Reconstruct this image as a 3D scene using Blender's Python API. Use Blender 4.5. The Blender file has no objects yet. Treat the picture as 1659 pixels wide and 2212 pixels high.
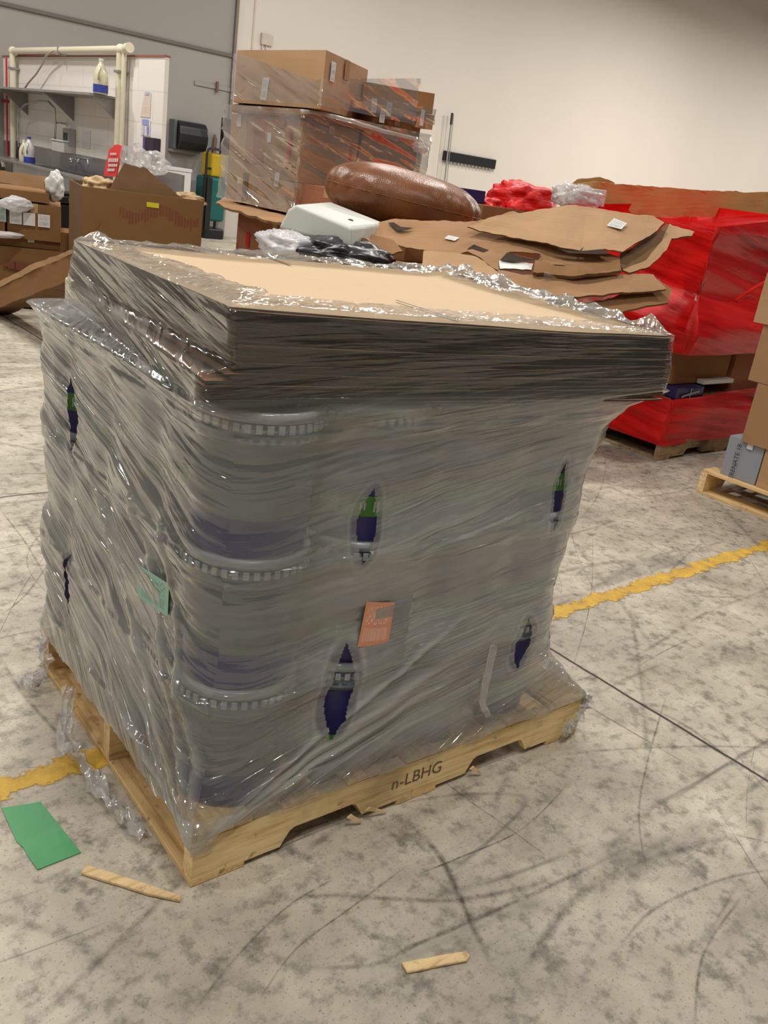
import bpy, bmesh, math, random
from mathutils import Vector, Matrix, noise
sc = bpy.context.scene
col = sc.collection

# ------------------------------------------------------------------ camera, world, lights, exposure
# World axes follow the building: X runs along the back wall, Y runs towards it, Z is up. Metres.
YAW, PITCH, ROLL, EYE = math.radians(42.5), math.radians(20.6), math.radians(8.4), 1.455
FW, FH, FPX = 1659.0, 2212.0, 1910.0
_f = Vector((math.sin(YAW)*math.cos(PITCH), math.cos(YAW)*math.cos(PITCH), -math.sin(PITCH)))
_r0 = Vector((math.cos(YAW), -math.sin(YAW), 0))
_u0 = _r0.cross(_f)
_r = _r0*math.cos(ROLL) + _u0*math.sin(ROLL)
_u = -_r0*math.sin(ROLL) + _u0*math.cos(ROLL)
cd = bpy.data.cameras.new('camera')
cam = bpy.data.objects.new('camera', cd); col.objects.link(cam)
cam.matrix_world = Matrix(((_r.x, _u.x, -_f.x, 0), (_r.y, _u.y, -_f.y, 0), (_r.z, _u.z, -_f.z, EYE), (0, 0, 0, 1)))
cd.sensor_fit = 'VERTICAL'; cd.sensor_height = 24; cd.lens = 24*FPX/FH; cd.clip_end = 200
sc.camera = cam
sc.view_settings.view_transform = 'Standard'; sc.view_settings.look = 'None'
sc.view_settings.gamma = 1; sc.view_settings.use_curve_mapping = False
sc.view_settings.exposure = 0.0
w = bpy.data.worlds.new('world'); sc.world = w; w.use_nodes = True
w.node_tree.nodes['Background'].inputs[0].default_value = (1.0, .95, .9, 1)
w.node_tree.nodes['Background'].inputs[1].default_value = .075
LAMPS = [(-2.4, 2.6, 5.4, 50), (-5.5, 5.6, 4.7, 95), (-2.8, 7.6, 4.7, 40), (-3.0, -.8, 4.4, 60), (4.3, -3.9, 4.7, 12), (2.2, 4.9, 6.0, 165), (-1.0, 9.6, 6.4, 135), (3.0, 9.8, 6.4, 170), (8.0, 7.0, 6.4, 190), (6.6, 2.2, 6.2, 90),  # the lower ones are added to raise glints on the film
         (1.2, .1, 5.8, 78), (9.5, 11.2, 6.4, 165), (.3, -1.0, 6.2, 85), (1.5, 12.6, 6.4, 210), (14.5, 9.5, 6.4, 240), (20, 9.5, 6.4, 700), (28, 9, 7, 800), (14.5, 3.5, 6.4, 200)]  # several more added to brighten the near floor and back wall
for i, (x, y, z, e) in enumerate(LAMPS):
    ld = bpy.data.lights.new('bay_and_fill_lamp', 'AREA'); ld.shape = 'RECTANGLE'; ld.size = .6; ld.size_y = .22  # unseen ceiling bays together with lamps added for glints and fill
    ld.energy = e; ld.color = (1, .955, .89)
    lo = bpy.data.objects.new('bay_and_fill_lamp', ld); lo.location = (x, y, z); col.objects.link(lo)
sc.cycles.use_denoising = True; sc.cycles.use_adaptive_sampling = True; sc.cycles.adaptive_threshold = .02
sc.cycles.max_bounces = 8; sc.cycles.transparent_max_bounces = 16
sc.cycles.diffuse_bounces = 3; sc.cycles.glossy_bounces = 3; sc.cycles.transmission_bounces = 4
sc.cycles.sample_clamp_indirect = 6
sc.cycles.caustics_reflective = False; sc.cycles.caustics_refractive = False

# ------------------------------------------------------------------ measuring helpers: a sight line meets a real plane
def _ray(px, py): return _f + _r*((px-FW/2)/FPX) - _u*((py-FH/2)/FPX)
CAMP = Vector((0, 0, EYE))
def AZ(px, py, z): d = _ray(px, py); return CAMP + d*((z-EYE)/d.z)
def AX(px, py, x): d = _ray(px, py); return CAMP + d*(x/d.x)
def AY(px, py, y): d = _ray(px, py); return CAMP + d*(y/d.y)
def AP(px, py, p0, n): d = _ray(px, py); n = Vector(n); return CAMP + d*((Vector(p0)-CAMP).dot(n)/d.dot(n))

# ------------------------------------------------------------------ material helpers
def newmat(name):
    m = bpy.data.materials.new(name); m.use_nodes = True
    nt = m.node_tree; nt.nodes.clear(); return m, nt
def N(nt, t, **kw):
    n = nt.nodes.new(t)
    for k, v in kw.items():
        if k.startswith('_'): setattr(n, k[1:], v)
        else: n.inputs[k.replace('__', ' ')].default_value = v
    return n
def L(nt, a, b): nt.links.new(a, b)
def mth(nt, op, a, b=None, c=None, clamp=False):
    n = nt.nodes.new('ShaderNodeMath'); n.operation = op; n.use_clamp = clamp
    for i, v in enumerate((a, b, c)):
        if v is None: continue
        if isinstance(v, (int, float)): n.inputs[i].default_value = v
        else: L(nt, v, n.inputs[i])
    return n.outputs[0]
def ramp(nt, fac, stops):
    n = nt.nodes.new('ShaderNodeValToRGB'); cr = n.color_ramp
    while len(cr.elements) < len(stops): cr.elements.new(.5)
    for e, (p, c) in zip(cr.elements, stops):
        e.position = p; e.color = (c[0], c[1], c[2], 1) if not isinstance(c, (int, float)) else (c, c, c, 1)
    L(nt, fac, n.inputs[0]); return n.outputs[0]
def coord(nt, scale=(1, 1, 1), rot=(0, 0, 0), loc=(0, 0, 0), src='Object'):
    tc = nt.nodes.new('ShaderNodeTexCoord'); mp = nt.nodes.new('ShaderNodeMapping')
    mp.inputs['Scale'].default_value = scale; mp.inputs['Rotation'].default_value = rot; mp.inputs['Location'].default_value = loc
    L(nt, tc.outputs[src], mp.inputs[0]); return mp.outputs[0]
def nz(nt, vec, scale, detail=3, rough=.5):
    n = N(nt, 'ShaderNodeTexNoise', Scale=scale, Detail=detail, Roughness=rough); L(nt, vec, n.inputs['Vector']); return n.outputs['Fac']
def mixc(nt, fac, a, b, mode='MIX'):
    n = nt.nodes.new('ShaderNodeMix'); n.data_type = 'RGBA'; n.blend_type = mode
    for sock, v in ((n.inputs['Factor'], fac), (n.inputs['A'], a), (n.inputs['B'], b)):
        if isinstance(v, (int, float)): sock.default_value = v
        elif isinstance(v, (tuple, list)): sock.default_value = (v[0], v[1], v[2], 1)
        else: L(nt, v, sock)
    return n.outputs['Result']
def principled(nt, color, rough=.5, metal=0, bump=None, bstr=.3, bdist=.01, spec=.5):
    p = nt.nodes.new('ShaderNodeBsdfPrincipled')
    if isinstance(color, (tuple, list)): p.inputs['Base Color'].default_value = (color[0], color[1], color[2], 1)
    else: L(nt, color, p.inputs['Base Color'])
    if isinstance(rough, (int, float)): p.inputs['Roughness'].default_value = rough
    else: L(nt, rough, p.inputs['Roughness'])
    p.inputs['Metallic'].default_value = metal; p.inputs['Specular IOR Level'].default_value = spec
    if bump is not None:
        b = N(nt, 'ShaderNodeBump', Strength=bstr, Distance=bdist); L(nt, bump, b.inputs['Height']); L(nt, b.outputs[0], p.inputs['Normal'])
    return p
def out(nt, sh):
    o = nt.nodes.new('ShaderNodeOutputMaterial'); L(nt, sh, o.inputs[0])
def s2l(c): return tuple(((v/255)/12.92 if v/255 <= .04045 else (((v/255)+.055)/1.055)**2.4) for v in c)

def simple(name, rgb, rough=.5, metal=0, var=.12, scale=8, bump=.15, spec=.5):
    m, nt = newmat(name); v = coord(nt); n1 = nz(nt, v, scale, 4)
    c = mixc(nt, n1, tuple(x*(1-var) for x in rgb), tuple(min(1, x*(1+var)) for x in rgb))
    p = principled(nt, c, rough, metal, n1, bump, .01, spec); out(nt, p.outputs[0]); return m
def cardboard(name, rgb, var=.16, seed=0, streak=True):
    m, nt = newmat(name); v = coord(nt, loc=(seed, seed*2, 0))
    a = nz(nt, v, 2.5, 4); b = nz(nt, v, 40, 3)
    vs = coord(nt, scale=(3, 3, 90), loc=(seed, 0, 0)); s = nz(nt, vs, 1.5, 2)
    c = mixc(nt, a, tuple(x*(1-var) for x in rgb), tuple(min(1, x*(1+var)) for x in rgb))
    c = mixc(nt, mth(nt, 'MULTIPLY', b, .25), c, tuple(x*.7 for x in rgb))
    if streak: c = mixc(nt, mth(nt, 'MULTIPLY', s, .22), c, tuple(x*.62 for x in rgb))
    p = principled(nt, c, .8, 0, a, .5, .02, .25); out(nt, p.outputs[0]); return m
def wood(name, rgb, dark, sc_=(2, 30, 30), rot=(0, 0, 0), stain=.5):
    m, nt = newmat(name); v = coord(nt, scale=sc_, rot=rot)
    g = nz(nt, v, 1.6, 5, .6); b = nz(nt, coord(nt), 3.2, 4, .6); k = nz(nt, coord(nt), 22, 3, .6)
    c = ramp(nt, g, [(.3, dark), (.5, rgb), (.75, tuple(min(1, x*1.12) for x in rgb))])
    c = mixc(nt, mth(nt, 'MULTIPLY', ramp(nt, b, [(.5, 0), (.7, 1)]), stain), c, tuple(x*.35 for x in dark))
    c = mixc(nt, mth(nt, 'MULTIPLY', ramp(nt, k, [(.62, 0), (.7, 1)]), stain), c, tuple(x*.3 for x in dark))
    p = principled(nt, c, .75, 0, g, .4, .005, .25); out(nt, p.outputs[0]); return m
def label_mat(name, base=(.72, .72, .7), ink=(.05, .05, .06), horiz=True, seed=0.):
    m, nt = newmat(name); v = coord(nt, src='UV', loc=(seed, seed, 0))
    tc = nt.nodes.new('ShaderNodeTexCoord'); sp = nt.nodes.new('ShaderNodeSeparateXYZ'); L(nt, tc.outputs['UV'], sp.inputs[0])
    bars = nz(nt, coord(nt, scale=(60, .01, 1), loc=(seed, 0, 0), src='UV'), 1, 1)
    txt = nz(nt, coord(nt, scale=(30, 9, 1), loc=(seed, 0, 0), src='UV'), 1.2, 2)
    y = sp.outputs[1]
    isb = mth(nt, 'MULTIPLY', mth(nt, 'LESS_THAN', y, .42), mth(nt, 'GREATER_THAN', y, .12))
    ist = mth(nt, 'MULTIPLY', mth(nt, 'GREATER_THAN', y, .5), mth(nt, 'LESS_THAN', y, .9))
    x = sp.outputs[0]; inx = mth(nt, 'MULTIPLY', mth(nt, 'GREATER_THAN', x, .1), mth(nt, 'LESS_THAN', x, .88))
    k = mth(nt, 'ADD', mth(nt, 'MULTIPLY', isb, mth(nt, 'GREATER_THAN', bars, .52)), mth(nt, 'MULTIPLY', ist, mth(nt, 'GREATER_THAN', txt, .56)))
    k = mth(nt, 'MULTIPLY', mth(nt, 'MULTIPLY', k, inx), .75)
    p = principled(nt, mixc(nt, k, base, ink), .5); out(nt, p.outputs[0]); return m

def film(name, tint=(.8, .79, .77), lo=.12, hi=.6, gloss=.5, bump=.6, uvscale=(2.2, 60), attr=True, thick=1.0, rough=.09, coat_tint=(1, 1, 1), sharp=(.35, .72), dirt=0.):
    """Stretch film: clear sheet, milky where its layers and pleats pile up, glossy pleats."""
    m, nt = newmat(name)
    def band(sx, sy, loc, det, r_=.5): return nz(nt, coord(nt, scale=(uvscale[0]*sx, uvscale[1]*sy, 1), src='UV', loc=loc), 1.0, det, r_)
    st = band(1, .55, (0, 0, 0), 3, .5); st2 = band(.5, .2, (3, 7, 0), 2); st3 = band(2.2, 2.4, (9, 2, 0), 1)
    fold = band(.6, 1.3, (5, 1, 0), 1)                       # sparse sharp pleats
    blot = nz(nt, coord(nt, scale=(4.0, 5.0, 1), src='UV', loc=(1, 4, 0)), 1.0, 3, .55)
    a = ramp(nt, st, [(sharp[0], 0), (sharp[1], 1)]); b = ramp(nt, st2, [(.3, 0), (.7, 1)])
    mixf = mth(nt, 'ADD', mth(nt, 'MULTIPLY', a, .3), mth(nt, 'MULTIPLY', b, .35))
    mixf = mth(nt, 'ADD', mixf, mth(nt, 'MULTIPLY', ramp(nt, blot, [(.35, 0), (.68, 1)]), .35))
    haze = mth(nt, 'ADD', mth(nt, 'MULTIPLY', mixf, hi-lo), lo)
    msk = ramp(nt, nz(nt, coord(nt, scale=(2.2, 6, 1), src='UV', loc=(8, 3, 0)), 1.0, 2, .5), [(.48, 0), (.62, 1)])
    thin = mth(nt, 'MULTIPLY', ramp(nt, fold, [(.60, 0), (.67, 1), (.70, 1), (.76, .2)]), msk)
    haze = mth(nt, 'ADD', haze, mth(nt, 'MULTIPLY', thin, (hi-lo)*.7))
    if attr:
        at = nt.nodes.new('ShaderNodeAttribute'); at.attribute_name = 'haze'
        haze = mth(nt, 'MULTIPLY', haze, at.outputs['Fac'])
    haze = mth(nt, 'MULTIPLY', haze, thick, clamp=True)
    lw = N(nt, 'ShaderNodeLayerWeight', Blend=.32)
    fa = mth(nt, 'MULTIPLY', mth(nt, 'MULTIPLY', lw.outputs['Facing'], mth(nt, 'SUBTRACT', 1, haze)), .3 if attr else .05)
    if attr: fa = mth(nt, 'MULTIPLY', fa, at.outputs['Fac'])
    haze = mth(nt, 'ADD', haze, fa, clamp=True)
    hgt = mth(nt, 'ADD', mth(nt, 'MULTIPLY', st, .8), mth(nt, 'ADD', mth(nt, 'MULTIPLY', mth(nt, 'MULTIPLY', st3, msk), .4), mth(nt, 'MULTIPLY', st2, .8)))
    hgt = mth(nt, 'ADD', hgt, mth(nt, 'MULTIPLY', thin, .5))
    bm_ = N(nt, 'ShaderNodeBump', Strength=bump, Distance=.012); L(nt, hgt, bm_.inputs['Height'])
    di = N(nt, 'ShaderNodeBsdfDiffuse', Color=(*tint, 1)); tr = N(nt, 'ShaderNodeBsdfTranslucent', Color=(*tint, 1))
    b2 = N(nt, 'ShaderNodeBump', Strength=bump*.25, Distance=.012); L(nt, hgt, b2.inputs['Height']); L(nt, b2.outputs[0], di.inputs['Normal'])
    mx = N(nt, 'ShaderNodeMixShader', Fac=.3); L(nt, di.outputs[0], mx.inputs[1]); L(nt, tr.outputs[0], mx.inputs[2])
    tp = nt.nodes.new('ShaderNodeBsdfTransparent'); tp.inputs[0].default_value = (*coat_tint, 1)
    m2 = nt.nodes.new('ShaderNodeMixShader'); L(nt, haze, m2.inputs[0]); L(nt, tp.outputs[0], m2.inputs[1]); L(nt, mx.outputs[0], m2.inputs[2])
    gl = N(nt, 'ShaderNodeBsdfGlossy', Roughness=rough, Color=(1, 1, 1, 1)); L(nt, bm_.outputs[0], gl.inputs['Normal'])
    fr = N(nt, 'ShaderNodeFresnel', IOR=1.5)
    gf = mth(nt, 'MULTIPLY', mth(nt, 'MINIMUM', fr.outputs[0], .22), gloss*2.1, clamp=True)
    m3 = nt.nodes.new('ShaderNodeMixShader'); L(nt, gf, m3.inputs[0]); L(nt, m2.outputs[0], m3.inputs[1]); L(nt, gl.outputs[0], m3.inputs[2])
    out(nt, m3.outputs[0]); return m

# ------------------------------------------------------------------ object helpers (geometry is given in world metres)
MATS = {}
def setp(o, label=None, cat=None, group=None, kind=None):
    if label: o['label'] = label
    if cat: o['category'] = cat
    if group: o['group'] = group
    if kind: o['kind'] = kind
    return o
def thing(name, loc, label, cat, group=None, rz=0.):
    o = bpy.data.objects.new(name, None); col.objects.link(o); o.empty_display_size = .1
    o.location = loc; o.rotation_euler = (0, 0, rz)
    return setp(o, label, cat, group)
def wm(o):
    m = Matrix.Translation(o.location) @ Matrix.Rotation(o.rotation_euler.z, 4, 'Z')
    return (wm(o.parent) @ m) if o.parent else m
def mesh(name, verts, faces, mat, parent=None, label=None, cat=None, group=None, kind=None, uv=None, smooth=False, attr=None, origin=None, mats=None, midx=None):
    me = bpy.data.meshes.new(name)
    vs = [Vector(v) for v in verts]
    if parent is not None:
        inv = wm(parent).inverted(); vs = [inv @ v for v in vs]; org = Vector((0, 0, 0))
    else:
        if origin is None:
            n = len(vs); org = Vector((sum(v.x for v in vs)/n, sum(v.y for v in vs)/n, min(v.z for v in vs)))
        else: org = Vector(origin)
        vs = [v-org for v in vs]
    me.from_pydata([tuple(v) for v in vs], [], faces)
    if uv is not None:
        ul = me.uv_layers.new(name='UVMap')
        for lp in me.loops: ul.data[lp.index].uv = uv[lp.vertex_index]
    if attr is not None:
        a = me.attributes.new('haze', 'FLOAT', 'POINT'); a.data.foreach_set('value', attr)
    for mm in (mats or [mat]): me.materials.append(mm)
    if midx: me.polygons.foreach_set('material_index', midx)
    if smooth: me.polygons.foreach_set('use_smooth', [True]*len(me.polygons))
    me.update()
    o = bpy.data.objects.new(name, me); col.objects.link(o)
    if parent is not None: o.parent = parent
    else: o.location = org
    return setp(o, label, cat, group, kind)
class MB:
    """collects shapes (world coordinates) for one mesh"""
    def __init__(s): s.v = []; s.f = []; s.uv = []
    def add(s, v, f, uv=None):
        o = len(s.v); s.v += [Vector(p) for p in v]; s.f += [[i+o for i in q] for q in f]; s.uv += (uv or [(0, 0)]*len(v)); return s
    def box(s, o, ex, ey, ez):
        o, ex, ey, ez = Vector(o), Vector(ex), Vector(ey), Vector(ez)
        p = [o, o+ex, o+ex+ey, o+ey]; p += [q+ez for q in p]
        return s.add(p, [(0, 3, 2, 1), (4, 5, 6, 7), (0, 1, 5, 4), (1, 2, 6, 5), (2, 3, 7, 6), (3, 0, 4, 7)])
    def abox(s, x0, x1, y0, y1, z0, z1): return s.box((x0, y0, z0), (x1-x0, 0, 0), (0, y1-y0, 0), (0, 0, z1-z0))
    def cyl(s, a, b, r, r2=None, n=16, caps=True):
        a, b = Vector(a), Vector(b); r2 = r if r2 is None else r2; d = (b-a).normalized()
        x = d.cross(Vector((0, 0, 1)) if abs(d.z) < .9 else Vector((1, 0, 0))).normalized(); y = d.cross(x)
        v = []; f = []
        for i in range(n):
            t = 2*math.pi*i/n; c = x*math.cos(t)+y*math.sin(t); v += [a+c*r, b+c*r2]
        for i in range(n): j = (i+1) % n; f.append((2*i, 2*i+1, 2*j+1, 2*j))
        if caps: f += [[2*i for i in range(n)], [2*i+1 for i in range(n)][::-1]]
        return s.add(v, f)
    def tube(s, pts, r, n=10):
        pts = [Vector(p) for p in pts]; v = []; f = []
        for k, p in enumerate(pts):
            d = (pts[min(k+1, len(pts)-1)]-pts[max(k-1, 0)]).normalized()
            x = d.cross(Vector((.13, .21, 1)).normalized()).normalized(); y = d.cross(x)
            v += [p+(x*math.cos(2*math.pi*i/n)+y*math.sin(2*math.pi*i/n))*r for i in range(n)]
        for k in range(len(pts)-1):
            for i in range(n): j = (i+1) % n; f.append((k*n+i, k*n+j, (k+1)*n+j, (k+1)*n+i))
        f += [list(range(n))[::-1], [(len(pts)-1)*n+i for i in range(n)]]
        return s.add(v, f)
    def lathe(s, c, prof, n=40, ax=None):
        c = Vector(c); v = []; f = []; m = len(prof)
        for i in range(n):
            t = 2*math.pi*i/n
            v += [c+Vector((r*math.cos(t), r*math.sin(t), z)) for r, z in prof]
        for i in range(n):
            j = (i+1) % n
            for k in range(m-1): f.append((i*m+k, j*m+k, j*m+k+1, i*m+k+1))
        return s.add(v, f)
    def poly(s, pts, n, th):
        """flat outline with thickness th along n"""
        n = Vector(n).normalized()*th; pts = [Vector(p) for p in pts]; k = len(pts)
        v = pts+[p-n for p in pts]
        f = [list(range(k)), [k+i for i in range(k)][::-1]]+[(i, k+i, k+(i+1) % k, (i+1) % k) for i in range(k)]
        return s.add(v, f)
    def quad(s, p, nu=1, nv=1, off=0.):
        """uv mapped quad p0(bl) p1(br) p2(tr) p3(tl)"""
        p = [Vector(q) for q in p]; n = (p[1]-p[0]).cross(p[3]-p[0]).normalized()*off
        return s.add([q+n for q in p], [(0, 1, 2, 3)], [(0, 0), (1, 0), (1, 1), (0, 1)])
    def done(s, name, mat, parent=None, **kw): return mesh(name, s.v, s.f, mat, parent, uv=s.uv, **kw)
def bevel(o, wd=.004, seg=2):
    b = o.modifiers.new('bevel', 'BEVEL'); b.width = wd; b.segments = seg; b.limit_method = 'ANGLE'; return o
def txtmesh(name, s, mat, origin, ex, ez, size, parent, th=.0006, **kw):
    """lettering lying in the plane ex/ez at origin"""
    cu = bpy.data.curves.new('t', 'FONT'); cu.body = s; cu.size = 1; cu.align_x = 'CENTER'; cu.align_y = 'CENTER'
    to = bpy.data.objects.new('t', cu); col.objects.link(to)
    dg = bpy.context.evaluated_depsgraph_get(); dg.update()
    me = to.evaluated_get(dg).to_mesh()
    ex, ez = Vector(ex).normalized(), Vector(ez).normalized(); n = ex.cross(ez)
    vs = [Vector(origin)+ex*(v.co.x*size)+ez*(v.co.y*size)+n*th for v in me.vertices]
    fs = [list(p.vertices) for p in me.polygons]
    to.evaluated_get(dg).to_mesh_clear(); bpy.data.objects.remove(to)
    return mesh(name, vs, fs, mat, parent, **kw)
Zv = Vector((0, 0, 1))

# ------------------------------------------------------------------ materials
M = {}
M['card'] = cardboard('cardboard', s2l((170, 131, 94)))
M['card_lt'] = cardboard('light_cardboard', s2l((188, 151, 113)), seed=4)
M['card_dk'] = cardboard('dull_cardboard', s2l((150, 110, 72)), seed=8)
M['card_pile'] = cardboard('shade_toned_kraft', s2l((134, 98, 60)), seed=15)  # kraft darkened to put the shade of the left pile into its colour
M['card_y'] = cardboard('yellowish_kraft', s2l((212, 172, 110)), seed=19)
M['card_in'] = cardboard('cardboard_inside', s2l((120, 90, 60)), seed=5)
M['card_red'] = cardboard('reddish_cardboard', s2l((160, 105, 78)), seed=11)
M['card_top'] = cardboard('smooth_kraft_sheet', s2l((210, 184, 149)), var=.05, seed=2, streak=False)
M['tape'] = simple('packing_tape', s2l((185, 150, 112)), .2, var=.1)
M['paperlabel'] = label_mat('printed_label'); M['paperlabel2'] = label_mat('printed_label_b', seed=3.3)
M['white'] = simple('white_plastic', (.62, .61, .59), .35, var=.05)
M['paper'] = simple('white_paper', (.7, .69, .66), .7, var=.05)
M['foam'] = simple('white_foam', s2l((205, 208, 200)), .45, var=.05, scale=3)
M['black'] = simple('black_plastic', (.012, .012, .014), .35)
M['dark'] = simple('dark_rubber', (.03, .03, .033), .6)
M['steel'] = simple('stainless_steel', (.46, .45, .45), .32, metal=.85, var=.25, scale=3)
M['galv'] = simple('grey_metal', (.3, .29, .28), .5, metal=.2, var=.1)
M['pvc'] = simple('cream_pipe', s2l((222, 214, 190)), .35, var=.04)
M['redpaint'] = simple('red_paint', s2l((200, 40, 50)), .4)
M['redsign'] = simple('red_sign', s2l((214, 52, 52)), .4, var=.06)
M['blue'] = simple('navy_plastic', s2l((38, 34, 92)), .4)
M['bluelab'] = simple('blue_label', s2l((50, 70, 160)), .4)
M['navy'] = simple('navy_label', s2l((52, 46, 112)), .35, var=.08)
M['green'] = simple('green_label', s2l((84, 150, 62)), .42, var=.08)
M['jug'] = simple('milky_jug', s2l((205, 200, 170)), .3, var=.06)
M['teal'] = simple('teal_plastic', s2l((12, 92, 88)), .35)
M['yellow'] = simple('yellow_plastic', s2l((180, 150, 20)), .4)
M['leather'] = None
M['pail'] = simple('slate_pail_plastic', s2l((134, 144, 156)), .25, var=.08)
M['pail_rim'] = simple('pale_rim_plastic', s2l((176, 180, 182)), .2, var=.06)
M['greentape'] = simple('green_sheet', s2l((74, 158, 98)), .45, var=.08, scale=14, bump=.3)
M['pallet'] = wood('pallet_pine', s2l((248, 218, 162)), s2l((214, 172, 114)), (2.5, 34, 34), stain=.55)
M['pallet_y'] = wood('pallet_pine_crosswise', s2l((236, 200, 144)), s2l((190, 148, 96)), (34, 2.5, 34), stain=.6)
M['pallet_dk'] = wood('dull_pallet_wood', s2l((170, 146, 112)), s2l((110, 88, 62)), (2.5, 30, 30), stain=.7)
M['splinter'] = wood('fresh_splinter', s2l((236, 206, 156)), s2l((196, 150, 96)), (6, 60, 60), stain=.4)
M['ink'] = simple('stencil_ink', (.16, .11, .07), .8)
M['letter'] = simple('pale_lettering', (.6, .56, .54), .6)
M['brownink'] = simple('brown_print', s2l((122, 66, 44)), .8)
M['yelsticker'] = simple('yellow_sticker', s2l((214, 200, 40)), .5)
M['greybox'] = simple('blue_grey_carton', s2l((148, 154, 164)), .6, var=.06, scale=4)
M['redstripe'] = simple('red_stripe', s2l((190, 50, 40)), .4)
M['film_pink'] = film('bubble_film', (.9, .9, .93), .5, .95, .7, .9, (8, 14), attr=False)
M['filmclear'] = film('clear_stretch_film', (.8, .76, .74), .0, .2, .9, .8, (2.0, 12), attr=False, rough=.12)
M['bag'] = film('thin_clear_bag', (.9, .89, .9), .04, .34, .8, .8, (5, 7), attr=False, rough=.12)
M['filmcrumple'] = film('crumpled_film', (.86, .85, .84), .25, .7, .9, 1.0, (9, 12), attr=False, rough=.12)

def leather():
    m, nt = newmat('brown_leather'); v = coord(nt); a = nz(nt, v, 5, 4); vo = N(nt, 'ShaderNodeTexVoronoi', Scale=120); L(nt, v, vo.inputs['Vector'])
    c = ramp(nt, a, [(.3, s2l((98, 56, 28))), (.7, s2l((132, 80, 42)))])
    h = mth(nt, 'ADD', a, mth(nt, 'MULTIPLY', vo.outputs['Distance'], .15))
    out(nt, principled(nt, c, .36, 0, h, .3, .02, .5).outputs[0]); return m
M['leather'] = leather()

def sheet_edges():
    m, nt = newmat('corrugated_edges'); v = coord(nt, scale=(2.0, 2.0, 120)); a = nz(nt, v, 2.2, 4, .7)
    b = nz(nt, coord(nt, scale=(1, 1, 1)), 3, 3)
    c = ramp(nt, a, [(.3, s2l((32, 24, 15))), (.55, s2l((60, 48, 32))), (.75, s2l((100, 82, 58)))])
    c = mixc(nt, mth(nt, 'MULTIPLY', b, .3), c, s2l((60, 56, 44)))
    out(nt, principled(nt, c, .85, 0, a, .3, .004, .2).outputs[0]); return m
M['sheet_edge'] = sheet_edges()

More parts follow.
